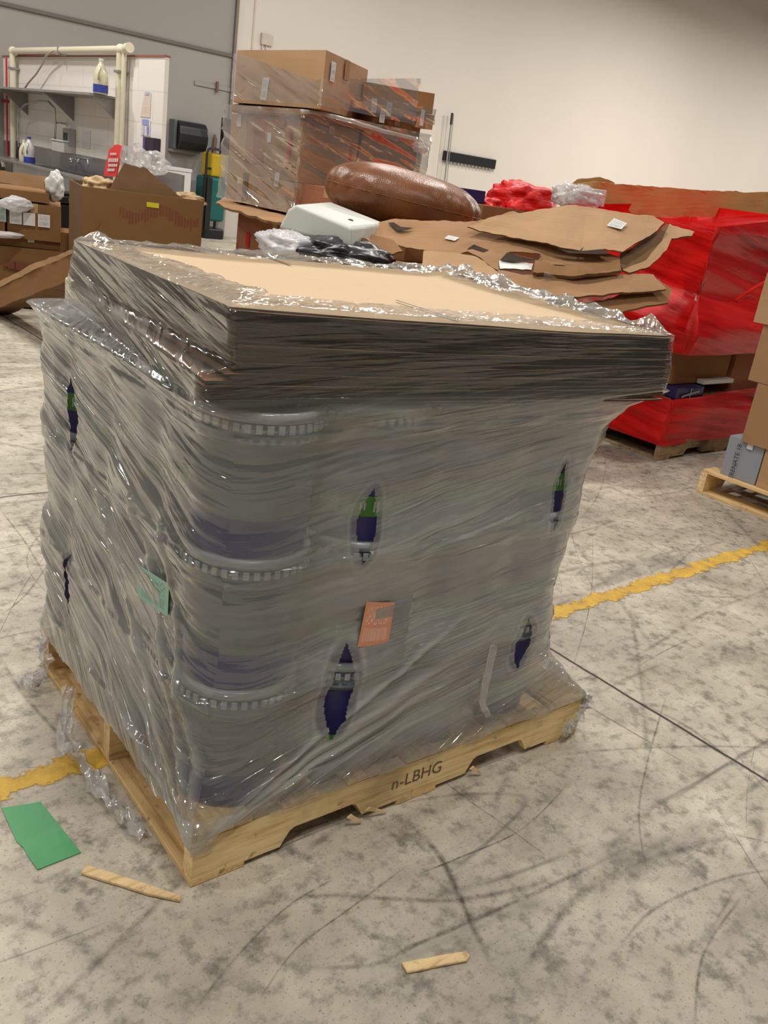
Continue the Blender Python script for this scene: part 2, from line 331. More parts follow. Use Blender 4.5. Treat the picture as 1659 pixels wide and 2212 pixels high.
def concrete():
    m, nt = newmat('scuffed_concrete')
    v = coord(nt)
    big = nz(nt, v, .9, 5, .6); mid = nz(nt, v, 3.5, 6, .68); fine = nz(nt, v, 22, 5, .65); grit = nz(nt, v, 140, 2, .6)
    c = ramp(nt, mid, [(.3, s2l((170, 161, 144))), (.5, s2l((203, 193, 175))), (.7, s2l((222, 213, 195)))])
    c = mixc(nt, mth(nt, 'MULTIPLY', ramp(nt, big, [(.42, 0), (.7, 1)]), .5), c, s2l((128, 122, 112)))
    c = mixc(nt, mth(nt, 'MULTIPLY', ramp(nt, fine, [(.5, 0), (.66, 1)]), .6), c, s2l((112, 106, 97)))
    c = mixc(nt, mth(nt, 'MULTIPLY', ramp(nt, nz(nt, v, 9, 6, .7), [(.56, 0), (.66, 1)]), .6), c, s2l((92, 87, 79)))
    c = mixc(nt, mth(nt, 'MULTIPLY', ramp(nt, grit, [(.6, 0), (.72, 1)]), .6), c, s2l((92, 86, 78)))
    # scuffs and scratches: thin wandering level lines of stretched noise in several directions
    def lines(rot, sx, sy, wd, loc, dk, warp=0.25, mask=.5):
        wn = N(nt, 'ShaderNodeTexNoise', Scale=.55, Detail=1); L(nt, coord(nt, loc=loc), wn.inputs['Vector'])
        va = nt.nodes.new('ShaderNodeVectorMath'); va.operation = 'MULTIPLY_ADD'; va.inputs[1].default_value = (.3, .3, 0)
        L(nt, wn.outputs['Color'], va.inputs[0]); L(nt, coord(nt, loc=loc), va.inputs[2])
        mp_ = nt.nodes.new('ShaderNodeMapping'); mp_.inputs['Scale'].default_value = (sx, sy, 1); mp_.inputs['Rotation'].default_value = (0, 0, rot); L(nt, va.outputs[0], mp_.inputs[0]); vv = mp_.outputs[0]
        n_ = nz(nt, vv, 1.0, 1.5, .4)
        d = mth(nt, 'ABSOLUTE', mth(nt, 'SUBTRACT', n_, .5))
        k = mth(nt, 'SUBTRACT', 1, mth(nt, 'DIVIDE', d, wd), clamp=True)
        br = ramp(nt, nz(nt, coord(nt, loc=loc), 2.3, 4, .7), [(mask-.06, 0), (mask+.08, 1)])
        return mth(nt, 'MULTIPLY', mth(nt, 'MULTIPLY', k, br), dk)
    for a in ((.35, .2, 1.7, .004, (1, 2, 0), .5, .2, .5), (1.25, .22, 1.9, .004, (4, 7, 0), .5, .2, .5), (2.4, .2, 1.8, .004, (9, 3, 0), .5, .2, .5)):
        c = mixc(nt, lines(*a), c, s2l((62, 58, 54)))
    # broad tyre smears
    for rot, loc in ((.6, (3, 3, 0)), (1.7, (8, 1, 0)), (-.2, (2, 9, 0))):
        sm = nz(nt, coord(nt, scale=(.6, 4.5, 1), rot=(0, 0, rot), loc=loc), 1.3, 5, .7)
        c = mixc(nt, mth(nt, 'MULTIPLY', ramp(nt, sm, [(.56, 0), (.7, 1)]), .28), c, s2l((108, 102, 94)))
    # sawn floor joints
    sp = nt.nodes.new('ShaderNodeSeparateXYZ'); tc = nt.nodes.new('ShaderNodeTexCoord')
    L(nt, tc.outputs['Object'], sp.inputs[0]); wob = mth(nt, 'MULTIPLY', mth(nt, 'SUBTRACT', nz(nt, v, 6, 2), .5), .012)
    for ax, pos, wd in ((0, 2.345, .006), (1, 3.565, .005), (0, 7.2, .006), (1, 8.6, .006), (0, -2.5, .006)):
        d = mth(nt, 'ABSOLUTE', mth(nt, 'SUBTRACT', mth(nt, 'ADD', sp.outputs[ax], wob), pos))
        k = mth(nt, 'SUBTRACT', 1.4, mth(nt, 'DIVIDE', d, wd), clamp=True)
        c = mixc(nt, k, c, s2l((50, 42, 36)))
    h = mth(nt, 'ADD', mid, mth(nt, 'MULTIPLY', grit, .3))
    rg = mth(nt, 'ADD', mth(nt, 'MULTIPLY', mid, .25), .42)
    out(nt, principled(nt, c, rg, 0, h, .12, .01, .35).outputs[0]); return m
M['concrete'] = concrete()
def wallmat(name, rgb, var=.04):
    m, nt = newmat(name); v = coord(nt); a = nz(nt, v, .7, 4); b = nz(nt, v, 35, 3)
    c = mixc(nt, a, tuple(x*(1-var) for x in rgb), tuple(min(1, x*(1+var)) for x in rgb))
    out(nt, principled(nt, c, .7, 0, b, .1, .004, .25).outputs[0]); return m
M['wall_w'] = wallmat('white_painted_concrete', s2l((210, 202, 194)))
M['wall_g'] = wallmat('grey_painted_concrete', s2l((152, 148, 144)))
def tilemat():
    m, nt = newmat('white_block_wall'); tc = nt.nodes.new('ShaderNodeTexCoord'); mp = nt.nodes.new('ShaderNodeMapping')
    mp.inputs['Rotation'].default_value = (0, math.pi/2, math.pi/2); L(nt, tc.outputs['Object'], mp.inputs[0])
    sp = nt.nodes.new('ShaderNodeSeparateXYZ'); L(nt, tc.outputs['Object'], sp.inputs[0])
    cb = nt.nodes.new('ShaderNodeCombineXYZ'); L(nt, sp.outputs[1], cb.inputs[0]); L(nt, sp.outputs[2], cb.inputs[1])
    br = N(nt, 'ShaderNodeTexBrick', Scale=1.0); br.inputs['Brick Width'].default_value = .8; br.inputs['Row Height'].default_value = .33
    br.inputs['Mortar Size'].default_value = .007; br.inputs['Color1'].default_value = (*s2l((238, 232, 224)), 1); br.inputs['Color2'].default_value = (*s2l((234, 228, 222)), 1)
    br.inputs['Mortar'].default_value = (*s2l((220, 213, 205)), 1); L(nt, cb.outputs[0], br.inputs['Vector'])
    out(nt, principled(nt, br.outputs['Color'], .45, 0, br.outputs['Fac'], -.2, .005, .4).outputs[0]); return m
M['tile'] = tilemat()
def lineyellow():
    m, nt = newmat('worn_yellow_paint'); v = coord(nt); a = nz(nt, v, 14, 6, .75); b = nz(nt, v, 3, 3)
    tc = nt.nodes.new('ShaderNodeTexCoord'); sp = nt.nodes.new('ShaderNodeSeparateXYZ'); L(nt, tc.outputs['UV'], sp.inputs[0])
    e = mth(nt, 'ABSOLUTE', mth(nt, 'SUBTRACT', sp.outputs[1], .5))
    k = mth(nt, 'ADD', mth(nt, 'MULTIPLY', a, .9), mth(nt, 'ADD', mth(nt, 'MULTIPLY', b, .35), mth(nt, 'MULTIPLY', e, -.55)))
    al = ramp(nt, k, [(.40, 0), (.46, 1)])
    c = ramp(nt, a, [(.35, s2l((186, 148, 62))), (.65, s2l((228, 184, 70)))])
    p = principled(nt, c, .6, 0, a, .2, .004); tp = nt.nodes.new('ShaderNodeBsdfTransparent'); mx = nt.nodes.new('ShaderNodeMixShader')
    L(nt, al, mx.inputs[0]); L(nt, tp.outputs[0], mx.inputs[1]); L(nt, p.outputs[0], mx.inputs[2]); out(nt, mx.outputs[0]); return m
M['yline'] = lineyellow()

# ------------------------------------------------------------------ setting
WV = 15.2       # back wall
US = 4.9        # partition wall
cornerx = AY(511, 60, WV).x
MB().abox(-14, 60, -5, WV, -.1, 0).done('floor', M['concrete'], kind='structure', origin=(0, 0, 0))
MB().abox(cornerx, 60, WV, WV+.2, 0, 10).done('wall_back', M['wall_w'], kind='structure')
MB().abox(-14, cornerx, WV, WV+.2, 0, 10).done('wall_left', M['wall_g'], kind='structure')
tz = AY(235, 60, WV).z
MB().abox(-14, cornerx-.02, WV-.035, WV, tz-.026, tz+.026).done('trim_1', simple('joint_sealant', s2l((104, 96, 92)), .6), kind='structure')
MB().abox(cornerx-.05, cornerx, WV-.05, WV, 0, 10).done('trim_2', simple('joint_strip_grey', s2l((120, 110, 103)), .6), kind='structure')  # grey joint strip where the two wall paints meet
MB().abox(cornerx+.32, cornerx+.35, WV-.012, WV, 0, 10).done('trim_3', simple('pale_joint', s2l((196, 182, 168)), .6), kind='structure')
pr = AX(357, 123, US); pl = AX(-60, 122, US)
ptop = pr.z
MB().abox(US, US+.05, pr.y, WV, 0, ptop).done('wall_partition', M['tile'], kind='structure')
MB().abox(US-.012, US+.062, pr.y-.004, WV, ptop, ptop+.02).done('trim_4', simple('reddish_cap', s2l((150, 92, 84)), .6), kind='structure')
exec_later = []
# yellow line
ly = 1.745
MB().add([(-3.5, 1.70, .0015), (7.5, 1.76, .0015), (7.5, 1.86, .0015), (-3.5, 1.80, .0015)], [(0, 1, 2, 3)], [(0, 0), (30, 0), (30, 1), (0, 1)]).done(
    'painted_floor_line', M['yline'], label='worn yellow painted line crossing the concrete floor under the wrapped pallet', cat='floor line')

def scuffmat():
    m, nt = newmat('rubber_scuff'); v = coord(nt); a = nz(nt, v, 26, 5, .75); b = nz(nt, v, 1.7, 3)
    tc = nt.nodes.new('ShaderNodeTexCoord'); sp = nt.nodes.new('ShaderNodeSeparateXYZ'); L(nt, tc.outputs['UV'], sp.inputs[0])
    e = mth(nt, 'SUBTRACT', 1, mth(nt, 'MULTIPLY', mth(nt, 'ABSOLUTE', mth(nt, 'SUBTRACT', sp.outputs[1], .5)), 2), clamp=True)
    k = mth(nt, 'MULTIPLY', e, ramp(nt, a, [(.35, .1), (.62, 1)])); k = mth(nt, 'MULTIPLY', k, ramp(nt, b, [(.3, .35), (.6, 1)]))
    k = mth(nt, 'MULTIPLY', k, mth(nt, 'MULTIPLY', sp.outputs[0], .8), clamp=True)
    p = principled(nt, s2l((84, 76, 66)), .6); tp = nt.nodes.new('ShaderNodeBsdfTransparent'); mx = nt.nodes.new('ShaderNodeMixShader')
    L(nt, k, mx.inputs[0]); L(nt, tp.outputs[0], mx.inputs[1]); L(nt, p.outputs[0], mx.inputs[2]); out(nt, mx.outputs[0]); return m
def scuffs():
    rn = random.Random(21); m = MB(); zz = [.0004]
    def strip(pts, wd, st):
        zz[0] += .000004; V = []; U_ = []; F = []
        for i, p in enumerate(pts):
            d = (pts[min(i+1, len(pts)-1)]-pts[max(i-1, 0)]).normalized(); s_ = Vector((-d.y, d.x, 0))*wd/2; t = i/(len(pts)-1); f_ = st*min(1, 4*t+.15, 4*(1-t)+.15)
            V += [Vector((p.x, p.y, zz[0]))-s_, Vector((p.x, p.y, zz[0]))+s_]; U_ += [(f_, 0), (f_, 1)]
        for i in range(len(pts)-1): F.append((2*i, 2*i+2, 2*i+3, 2*i+1))
        m.add(V, F, U_)
    def curve(c, a, ln, cv, wd, st):
        pts = []; p = Vector(c); n_ = 26
        for i in range(n_+1): pts.append(p.copy()); p = p+Vector((math.cos(a), math.sin(a), 0))*ln/n_; a += cv*ln/n_
        strip(pts, wd, st)
    dirs = [.0, .35, .8, 1.15, 1.57, 2.1, 2.6, 2.9]
    for i in range(230):
        r_ = rn.uniform(.8, 1) if i % 3 else rn.uniform(0, 1)
        x, y = (rn.uniform(-1.5, 4.5), rn.uniform(-.4, 3.2)) if i < 150 else (rn.uniform(-3, 8), rn.uniform(1.5, 9))
        thin = rn.random() < .72
        curve((x, y, 0), rn.choice(dirs)+rn.uniform(-.2, .2), rn.uniform(.25, 1.6), rn.uniform(-.5, .5) if rn.random() < .75 else rn.uniform(-2.2, 2.2), rn.uniform(.003, .008) if thin else rn.uniform(.012, .045), rn.uniform(.55, 1.2) if thin else rn.uniform(.25, .7))
    for pix, wd, st in (([(905, 1800), (950, 1850), (990, 1930), (1020, 2000), (1060, 2080)], .022, .9), ([(640, 2090), (800, 2085), (900, 2040), (1110, 1950), (1260, 1880), (1380, 1820)], .016, .8), ([(1130, 2110), (1180, 2020), (1260, 1930), (1420, 1850), (1659, 1790)], .03, .6),
            ([(540, 1960), (700, 1935), (980, 1945), (1200, 1900)], .02, .6), ([(900, 1640), (1000, 1720), (1100, 1790), (1180, 1850)], .006, 1.1), ([(1230, 1690), (1130, 1790), (1000, 1850), (900, 1890)], .006, 1.1), ([(400, 2212), (500, 2080), (620, 1960), (720, 1900)], .008, .9),
            ([(1440, 1500), (1400, 1640), (1380, 1760), (1400, 1900)], .008, .8), ([(1280, 1150), (1275, 1300), (1225, 1480)], .006, .9), ([(1340, 1500), (1500, 1580), (1659, 1720)], .02, .7), ([(560, 2160), (640, 2050), (760, 1960), (880, 1870)], .006, 1.0),
            ([(0, 1100), (60, 1180), (110, 1270)], .01, .8), ([(0, 1330), (60, 1280), (130, 1180)], .008, .8), ([(0, 1420), (50, 1500), (120, 1580), (170, 1650)], .018, .6), ([(1340, 2040), (1420, 1960), (1560, 1900), (1659, 1880)], .012, .8), ([(1500, 2212), (1520, 2060), (1600, 1940)], .01, .8)):
        P_ = [AZ(*q, 0) for q in pix]; full = []
        for i in range(len(P_)-1):
            a = P_[max(i-1, 0)]; b = P_[i]; c_ = P_[i+1]; d = P_[min(i+2, len(P_)-1)]
            for k in range(8): t = k/8; full.append(.5*((2*b)+(c_-a)*t+(2*a-5*b+4*c_-d)*t*t+(3*b-a-3*c_+d)*t**3))
        full.append(P_[-1]); strip(full, wd, st)
    m.done('scuff_marks', scuffmat(), label='dark tyre scuffs and thin scratches all over the concrete floor', cat='scuff marks', kind='stuff', origin=(0, 0, 0))
scuffs()

# ------------------------------------------------------------------ main pallet and its load
PA = math.radians(-2.3); PO = Vector((.77, 1.27, 0))
PX = Vector((math.cos(PA), math.sin(PA), 0)); PY = Vector((-math.sin(PA), math.cos(PA), 0))
def pl_(x, y, z): return PO + PX*x + PY*y + Zv*z
def lbox(mb, x0, x1, y0, y1, z0, z1): return mb.box(pl_(x0, y0, z0), PX*(x1-x0), PY*(y1-y0), Zv*(z1-z0))
LX, LY, LZ = 1.24, .955, .135
def stringer(o, ex, ey, length, z0, z1, wd, mat, root, notch=True):
    """side rail with the two fork notches cut in its lower edge"""
    o = Vector(o); pts = [(0, z0)]
    if notch:
        for c in (.27, .73):
            a, b = c*length-.115, c*length+.115; hz = z0+(z1-z0)*.42
            pts += [(a, z0), (a+.006, z0+.012), (a+.022, hz-.006), (a+.035, hz), (b-.035, hz), (b-.022, hz-.006), (b-.006, z0+.012), (b, z0)]
    pts += [(length, z0), (length, z1), (0, z1)]
    m = MB(); m.poly([o+Vector(ex)*x+Zv*z for x, z in pts], -Vector(ey), wd)
    return m.done('stringer', mat, root)
def pallet(name, origin, ang, lx, ly, h, label, group=None, mA=None, mB=None, ndeck=7, detail=True):
    ex = Vector((math.cos(ang), math.sin(ang), 0)); ey = Vector((-ex.y, ex.x, 0)); o = Vector(origin)
    root = thing(name, o, label, 'pallet', group, rz=ang)
    b = .016; wd = .038
    for y in (0, ly/2-wd/2, ly-wd):
        stringer(o+ey*(y+.0), ex, ey, lx, b, h-b, wd, mA, root)
    gap = (lx)/ndeck
    for i in range(ndeck):
        wdt = .14 if i in (0, ndeck-1) else .098
        x = 0 if i == 0 else (lx-wdt if i == ndeck-1 else gap*(i+.5)-wdt/2)
        m = MB().box(o+ex*x+Zv*(h-b), ex*wdt, ey*ly, Zv*b); bevel(m.done('deck_board', mB, root), .002, 1)
    for i in range(3):
        x = (0, lx/2-.06, lx-.13)[i]
        m = MB().box(o+ex*x, ex*.13, ey*ly, Zv*b); bevel(m.done('bottom_board', mB, root), .002, 1)
    return root
mp = pallet('wooden_pallet', PO, PA, LX, LY, LZ, 'pale pine pallet with notched side rails under the big wrapped load in front', mA=M['pallet'], mB=M['pallet_y'])
txtmesh('stencil_mark', 'n-LBHG', M['ink'], pl_(.615, -.0005, .072), PX, Zv, .05, mp, label='dark stencilled lettering')
# splinters hanging off the stringer
m = MB()
for x, l in ((.455, .05), (.40, .03), (.80, .03)):
    MB().poly([pl_(x, -.004, .03), pl_(x+l, -.012, .012), pl_(x+l+.012, -.012, .010), pl_(x+.012, -.004, .036)], PY, .004).done('torn_splinter', M['splinter'], mp)

# --- pails: four by four on three layers, the outer ones
PR = .1325; PITCH_ = .2675; PH = .2955
def pail_proto(kind):
    r = bpy.data.objects.new('plastic_pail', None); col.objects.link(r); r.empty_display_size = .1
    b = MB().lathe((0, 0, 0), [(0, 0), (.112, 0), (.118, .004), (.1245, .235), (.129, .237), (.129, .243), (.1252, .245), (.1256, .258), (.130, .260), (.130, .266), (.126, .268), (.1265, .287)], 48)
    b.done('body', M['pail'], r, smooth=True)
    l = MB().lathe((0, 0, 0), [(.1262, .280), (.1325, .281), (.1325, .297), (.129, .3), (.121, .3), (.119, .295), (0, .295)], 48)
    lid = l.done('lid', M['pail_rim'], r, smooth=True, label='pale grey lid')
    def arc(z0, z1, dr, span):
        n = 48; v = []
        for i in range(n+1):
            t = span*(i/n-.5)
            for z in (z0, z1): rr = .118+(.1245-.118)*(z-.004)/.231+dr; v.append((rr*math.cos(t), rr*math.sin(t), z))
        return MB().add(v, [(2*i, 2*i+2, 2*i+3, 2*i+1) for i in range(n)])
    arc(.006, .084, .0006, 2*math.pi).done('base_band', M['navy'], r, smooth=True, label='navy band round the foot')
    lab = arc(.062, .228, .0008, 2.7).done('label_band', M['navy'], r, smooth=True, label='navy printed label')
    arc(.062, .108, .0016, 2.4).done('green_band', M['green'], lab, smooth=True, label='bright green stripe')
    rb = MB()
    for i in range(40):          # ribbed lid skirt
        t = 2*math.pi*i/40; c_, s_ = math.cos(t), math.sin(t)
        rb.box(Vector((c_*.1315-s_*-.004, s_*.1315+c_*-.004, .262)), Vector((-s_, c_, 0))*.012, Vector((c_, s_, 0))*.0035, (0, 0, .016))
    rb.done('skirt_ribs', M['pail_rim'], lid)
    m = MB()
    for i in range(-4, 5):
        t = 2*math.pi*i/26; h = .008 if i % 3 else .012
        for dt in (-.05, .02):
            a0, a1 = t+dt, t+dt+.035; rr = .1232
            m.add([(rr*math.cos(a), rr*math.sin(a), z) for a, z in ((a0, .085-h), (a1, .085-h), (a1, .085+h), (a0, .085+h))], [(0, 1, 2, 3)])
    m.done('lettering', M['letter'], lab)
    return r
def copy_tree(o, parent=None):
    c = o.copy(); col.objects.link(c)
    if parent: c.parent = parent
    for ch in o.children: copy_tree(ch, c)
    return c
proto = pail_proto(0); used = False
TIER = ['bottom', 'middle', 'top']; rnd = random.Random(3)
for t in range(3):
    for i in range(4):
        for j in range(4):
            if 0 < i < 3 and 0 < j < 3: continue
            o = proto if not used else copy_tree(proto); used = True
            o.location = pl_(.02+PITCH_*(i+.5), .02+PITCH_*(j+.5), LZ+.001+PH*t); o.rotation_euler = (0, 0, PA-math.pi/2+rnd.uniform(-.3, .3)) if (j == 0 and i > 0) else ((0, 0, PA+math.pi+rnd.uniform(-.3, .3)) if j > 0 else (0, 0, .7))
            if i == 0 and j == 0: lb, g = f'grey pail with navy label at the near corner of the wrapped load, {TIER[t]} layer', None
            elif j == 0: lb, g = f'navy and green labelled pail, {TIER[t]} layer of right-hand face, ' + ('beside corner', 'third along', 'far end')[i-1], None
            elif i == 0: lb, g = f'grey pail with navy label, {TIER[t]} layer of left-hand face, ' + ('beside corner', 'third along', 'far end')[j-1], None
            else: lb, g = 'grey pail standing at the hidden rear of the wrapped load', 'pails at the back of the wrapped load'
            setp(o, lb, 'pail', g or 'pails under the stretch film')

# --- flattened cartons on top
NS = 42
TOPC = [pl_(.012, .02, 1.222), pl_(1.255, .035, 1.190), pl_(1.27, .90, 1.212), pl_(.06, .925, 1.216)]
BOTC = [pl_(.02, .02, 1.052), pl_(1.265, .02, 1.035), pl_(1.28, .92, 1.045), pl_(.06, .95, 1.050)]
TOPC[0] = AZ(504, 663, 1.222); TOPC[1] = AZ(1449, 727, 1.183); TOPC[3] = AZ(167, 521, 1.203); TOPC[2] = TOPC[1]+TOPC[3]-TOPC[0]; TOPC[2].z = 1.19
BOTC[0] = AZ(513, 865, 1.052); BOTC[1] = AZ(1430, 856, 1.037); BOTC[3] = AZ(152, 632, 1.073); BOTC[2] = BOTC[1]+BOTC[3]-BOTC[0]; BOTC[2].z = 1.055
rnd = random.Random(7)
for k in range(NS):
    t = (k+.5)/NS; th = .0033
    c = [BOTC[i].lerp(TOPC[i], k/NS) for i in range(4)]
    jx, jy = rnd.uniform(-.006, .006), rnd.uniform(-.006, .006)
    sh = -.062 if k < 10 else (-.02 if k < 13 else 0)
    c = [p + PX*(jx + (sh if i == 0 else 0)) + PY*jy for i, p in enumerate(c)]
    if k == 0: c[1] = c[1]-Zv*.009; c[2] = c[2]-Zv*.006
    nx, ny = 14, 6; v = []; f = []
    for j in range(ny+1):
        for i in range(nx+1):
            a, b = i/nx, j/ny
            p = (c[0]*(1-a)+c[1]*a)*(1-b)+(c[3]*(1-a)+c[2]*a)*b
            p = p + Zv*(.0022*noise.noise(Vector((a*5+k*.05, b*3, k*.13)))+ (-.004*math.sin(a*math.pi)))
            if i in (0, nx) or j in (0, ny): p = p + Vector((noise.noise(p*9+Vector((k, 0, 0)))*.003, noise.noise(p*9+Vector((0, k, 0)))*.003, 0))
            v.append(p)
    nn = len(v); v += [p+Zv*th for p in v]; W_ = nx+1; mi = []
    for j in range(ny):
        for i in range(nx):
            q = [j*W_+i, j*W_+i+1, (j+1)*W_+i+1, (j+1)*W_+i]
            f.append(q[::-1]); mi.append(0); f.append([x+nn for x in q]); mi.append(0)
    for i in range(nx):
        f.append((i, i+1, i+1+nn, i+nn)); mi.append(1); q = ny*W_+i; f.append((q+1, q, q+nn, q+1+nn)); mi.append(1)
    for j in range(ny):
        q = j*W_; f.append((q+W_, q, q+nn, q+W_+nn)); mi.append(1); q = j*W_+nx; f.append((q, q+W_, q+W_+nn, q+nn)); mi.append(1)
    top = k == NS-1
    lb = ('smooth tan flattened carton lying topmost on the stack over the wrapped pails' if top else
          'lowest flattened carton of the stack, directly on the pails and sagging at its right end' if k == 0 else
          'brown flattened carton inside the dense stack lying on the wrapped pails')
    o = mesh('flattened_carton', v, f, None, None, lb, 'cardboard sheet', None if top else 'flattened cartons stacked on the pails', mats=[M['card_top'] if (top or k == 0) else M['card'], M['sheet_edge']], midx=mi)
    o.location.z += 0
    if top:
        topo = o
        m = MB()
        for a, b in (((545, 539), (628, 571)), ((855, 651), (990, 697))):
            A, B = AZ(*a, 1.20), AZ(*b, 1.20)
            for P_ in (A, B): pass
            def zt(P):  # lift onto the sheet surface
                d = P-c[0]; a_ = d.dot(PX)/1.25; b_ = d.dot(PY)/.9
                q = (c[0]*(1-a_)+c[1]*a_)*(1-b_)+(c[3]*(1-a_)+c[2]*a_)*b_; return q.z+th+.0018-.004*math.sin(max(0, min(1, a_))*math.pi)
            A.z, B.z = zt(A), zt(B); A.z += .0025; B.z += .0025; s = (B-A).cross(Zv).normalized()*.0035
            m.add([A-s, B-s, B+s, A+s], [(0, 1, 2, 3)])
        m.done('crease_slot', M['dark'], topo)

# --- papers under the film
def plate(name, pix, fn, th, mat, **kw):
    """thin sheet through picture points laid on a plane"""
    pts = [fn(*p) for p in pix]; n = (pts[1]-pts[0]).cross(pts[-1]-pts[0]).normalized()
    v = pts+[p-n*th for p in pts]; k = len(pts)
    uvs = [(0, 0), (1, 0), (1, 1), (0, 1)] if k == 4 else [(0, 0)]*k
    f = [list(range(k)), [k+i for i in range(k)][::-1]]+[(i, k+i, k+(i+1) % k, (i+1) % k) for i in range(k)]
    return mesh(name, v, f, mat, uv=uvs+uvs, **kw)
FR = lambda y: (lambda px, py: AP(px, py, pl_(0, y, 0), PY))
LF = lambda x: (lambda px, py: AP(px, py, pl_(x, 0, 0), PX))
plate('packing_slip', [(772, 1398), (838, 1392), (853, 1302), (792, 1300)], FR(.010), .0006, label_mat('orange_slip', s2l((226, 150, 118)), s2l((236, 222, 210)), seed=5), label='faded orange packing slip under the film on the right-hand face of the load', cat='paper slip')
plate('packing_slip', [(298, 1290), (362, 1332), (365, 1262), (292, 1215)], LF(.010), .0006, label_mat('mint_slip', s2l((150, 196, 180)), s2l((90, 110, 104)), seed=8), label='mint green packing slip under the film on the left-hand face of the load', cat='paper slip')

# --- the stretch film around pails and cartons
def lerp(a, b, t): return a+(b-a)*t
def sstep(a, b, x): t = max(0, min(1, (x-a)/(b-a))); return t*t*(3-2*t)
def interp(tab, x):
    for (a, va), (b, vb) in zip(tab, tab[1:]):
        if x <= b:
            t = max(0, (x-a)/(b-a)); t = t*t*(3-2*t); return [lerp(p, q, t) for p, q in zip(va, vb)]
    return list(tab[-1][1])
# height: x0, x1, y0, y1, corner radius (pallet coordinates), haze
PROF = [(.085, [-.006, 1.247, -.006, .965, .012, .85]), (.135, [-.006, 1.246, -.006, .965, .012, .95]), (.20, [-.001, 1.19, .004, 1.0, .06, 1.0]), (.30, [.008, 1.12, .009, 1.06, .115, 1.0]),
        (.41, [.004, 1.10, .006, 1.095, .13, 1.0]), (.425, [.004, 1.10, .006, 1.097, .132, 1.0]), (.50, [.014, 1.095, .014, 1.09, .125, 1.0]), (.66, [.012, 1.098, .012, 1.10, .125, 1.0]),
        (.715, [.005, 1.105, .006, 1.108, .132, 1.0]), (.735, [.005, 1.105, .006, 1.108, .132, 1.0]), (.80, [.013, 1.11, .012, 1.105, .125, .98]), (.94, [.010, 1.15, .010, 1.10, .122, .95]),
        (1.0, [.000, 1.19, -.002, 1.118, .13, .9]), (1.03, [-.012, 1.245, -.01, 1.115, .10, .75]), (1.052, [-.058, 1.29, -.018, 1.03, .02, .22]), (1.10, [-.056, 1.288, -.012, .975, .012, .12]), (1.12, [-.01, 1.285, -.010, .96, .012, .09]),
        (1.19, [-.006, 1.275, -.010, .955, .012, .08]), (1.225, [-.004, 1.268, -.004, .95, .014, .12])]
def rrect(x0, x1, y0, y1, r, s):
    """point and outward normal on a rounded rectangle; s in 0..4 counts sides: 0 front, 1 right, 2 back, 3 left, starting mid near-left corner"""
    side = int(s) % 4; t = s-int(s); r = max(r, .004)
    lx, ly = x1-x0, y1-y0
    Ls = [lx, ly, lx, ly][side]; arc = .14
    cs = [(x0+r, y0+r), (x1-r, y0+r), (x1-r, y1-r), (x0+r, y1-r)]
    dirs = [(1, 0), (0, 1), (-1, 0), (0, -1)]; d = dirs[side]; n = (d[1], -d[0])
    if t < arc:       # second half of the starting corner
        c = cs[side]; a = (1-t/arc)*math.pi/4; nn = (n[0]*math.cos(a)-d[0]*math.sin(a), n[1]*math.cos(a)-d[1]*math.sin(a)); return c[0]+nn[0]*r, c[1]+nn[1]*r, nn
    if t > 1-arc:
        c = cs[(side+1) % 4]; a = ((t-1+arc)/arc)*math.pi/4; nn = (n[0]*math.cos(a)+d[0]*math.sin(a), n[1]*math.cos(a)+d[1]*math.sin(a)); return c[0]+nn[0]*r, c[1]+nn[1]*r, nn
    q = (t-arc)/(1-2*arc); a, b = cs[side], cs[(side+1) % 4]
    return a[0]+(b[0]-a[0])*q+n[0]*r, a[1]+(b[1]-a[1])*q+n[1]*r, n
HOLES_F = [(.350, .782, .026, .086, .10), (.934, .785, .018, .09, .07), (.336, .385, .036, .125, .12), (.920, .376, .028, .075, .10)]   # x, z, half width, half height, tilt
HOLES_L = [(.79, .81, .048, .09, .30), (.79, .345, .028, .10, -.15)]
def lens(u_, v_, hw, hh, tilt):
    v2 = v_; u2 = u_-tilt*v_*.5
    if abs(v2) >= hh: return 2.
    return abs(u2)/(hw*(1-(abs(v2)/hh)**1.6))
def hole(x, y, z, side):
    best = 9
    if side == 0 and y < .05:
        for hx, hz, hw, hh, ti in HOLES_F:
            best = min(best, math.hypot((x-hx-ti*(z-hz)*.5)/hw, (z-hz)/hh) if abs(z-hz) > hh else lens(x-hx, z-hz, hw, hh, ti))
    if side == 3 and x < .05:
        for hx, hz, hw, hh, ti in HOLES_L:
            best = min(best, lens(y-hx, z-hz, hw, hh, ti) if abs(z-hz) < hh else math.hypot((y-hx)/hw, (z-hz)/hh))
    return best
LOCT = [((p-PO).dot(PX), (p-PO).dot(PY)) for p in TOPC]; LOCB = [((p-PO).dot(PX), (p-PO).dot(PY)) for p in BOTC]
def warp(x, y, z, x0, x1, y0, y1):
    """the film hugs the actual outline of the carton stack"""
    a, b = (x-x0)/(x1-x0), (y-y0)/(y1-y0); t = min(1, max(0, (z-1.045)/.16)); k = sstep(1.035, 1.06, z)
    low = .066*(1-sstep(1.10, 1.128, z))
    c = [(lerp(p[0], q[0], t), lerp(p[1], q[1], t)) for p, q in zip(LOCB, LOCT)]
    mg = .009; c = [(c[0][0]-mg-low, c[0][1]-mg), (c[1][0]+mg, c[1][1]-mg), (c[2][0]+mg, c[2][1]+mg), (c[3][0]-mg, c[3][1]+mg)]
    X = (c[0][0]*(1-a)+c[1][0]*a)*(1-b)+(c[3][0]*(1-a)+c[2][0]*a)*b; Y = (c[0][1]*(1-a)+c[1][1]*a)*(1-b)+(c[3][1]*(1-a)+c[2][1]*a)*b
    return lerp(x, X, k), lerp(y, Y, k)
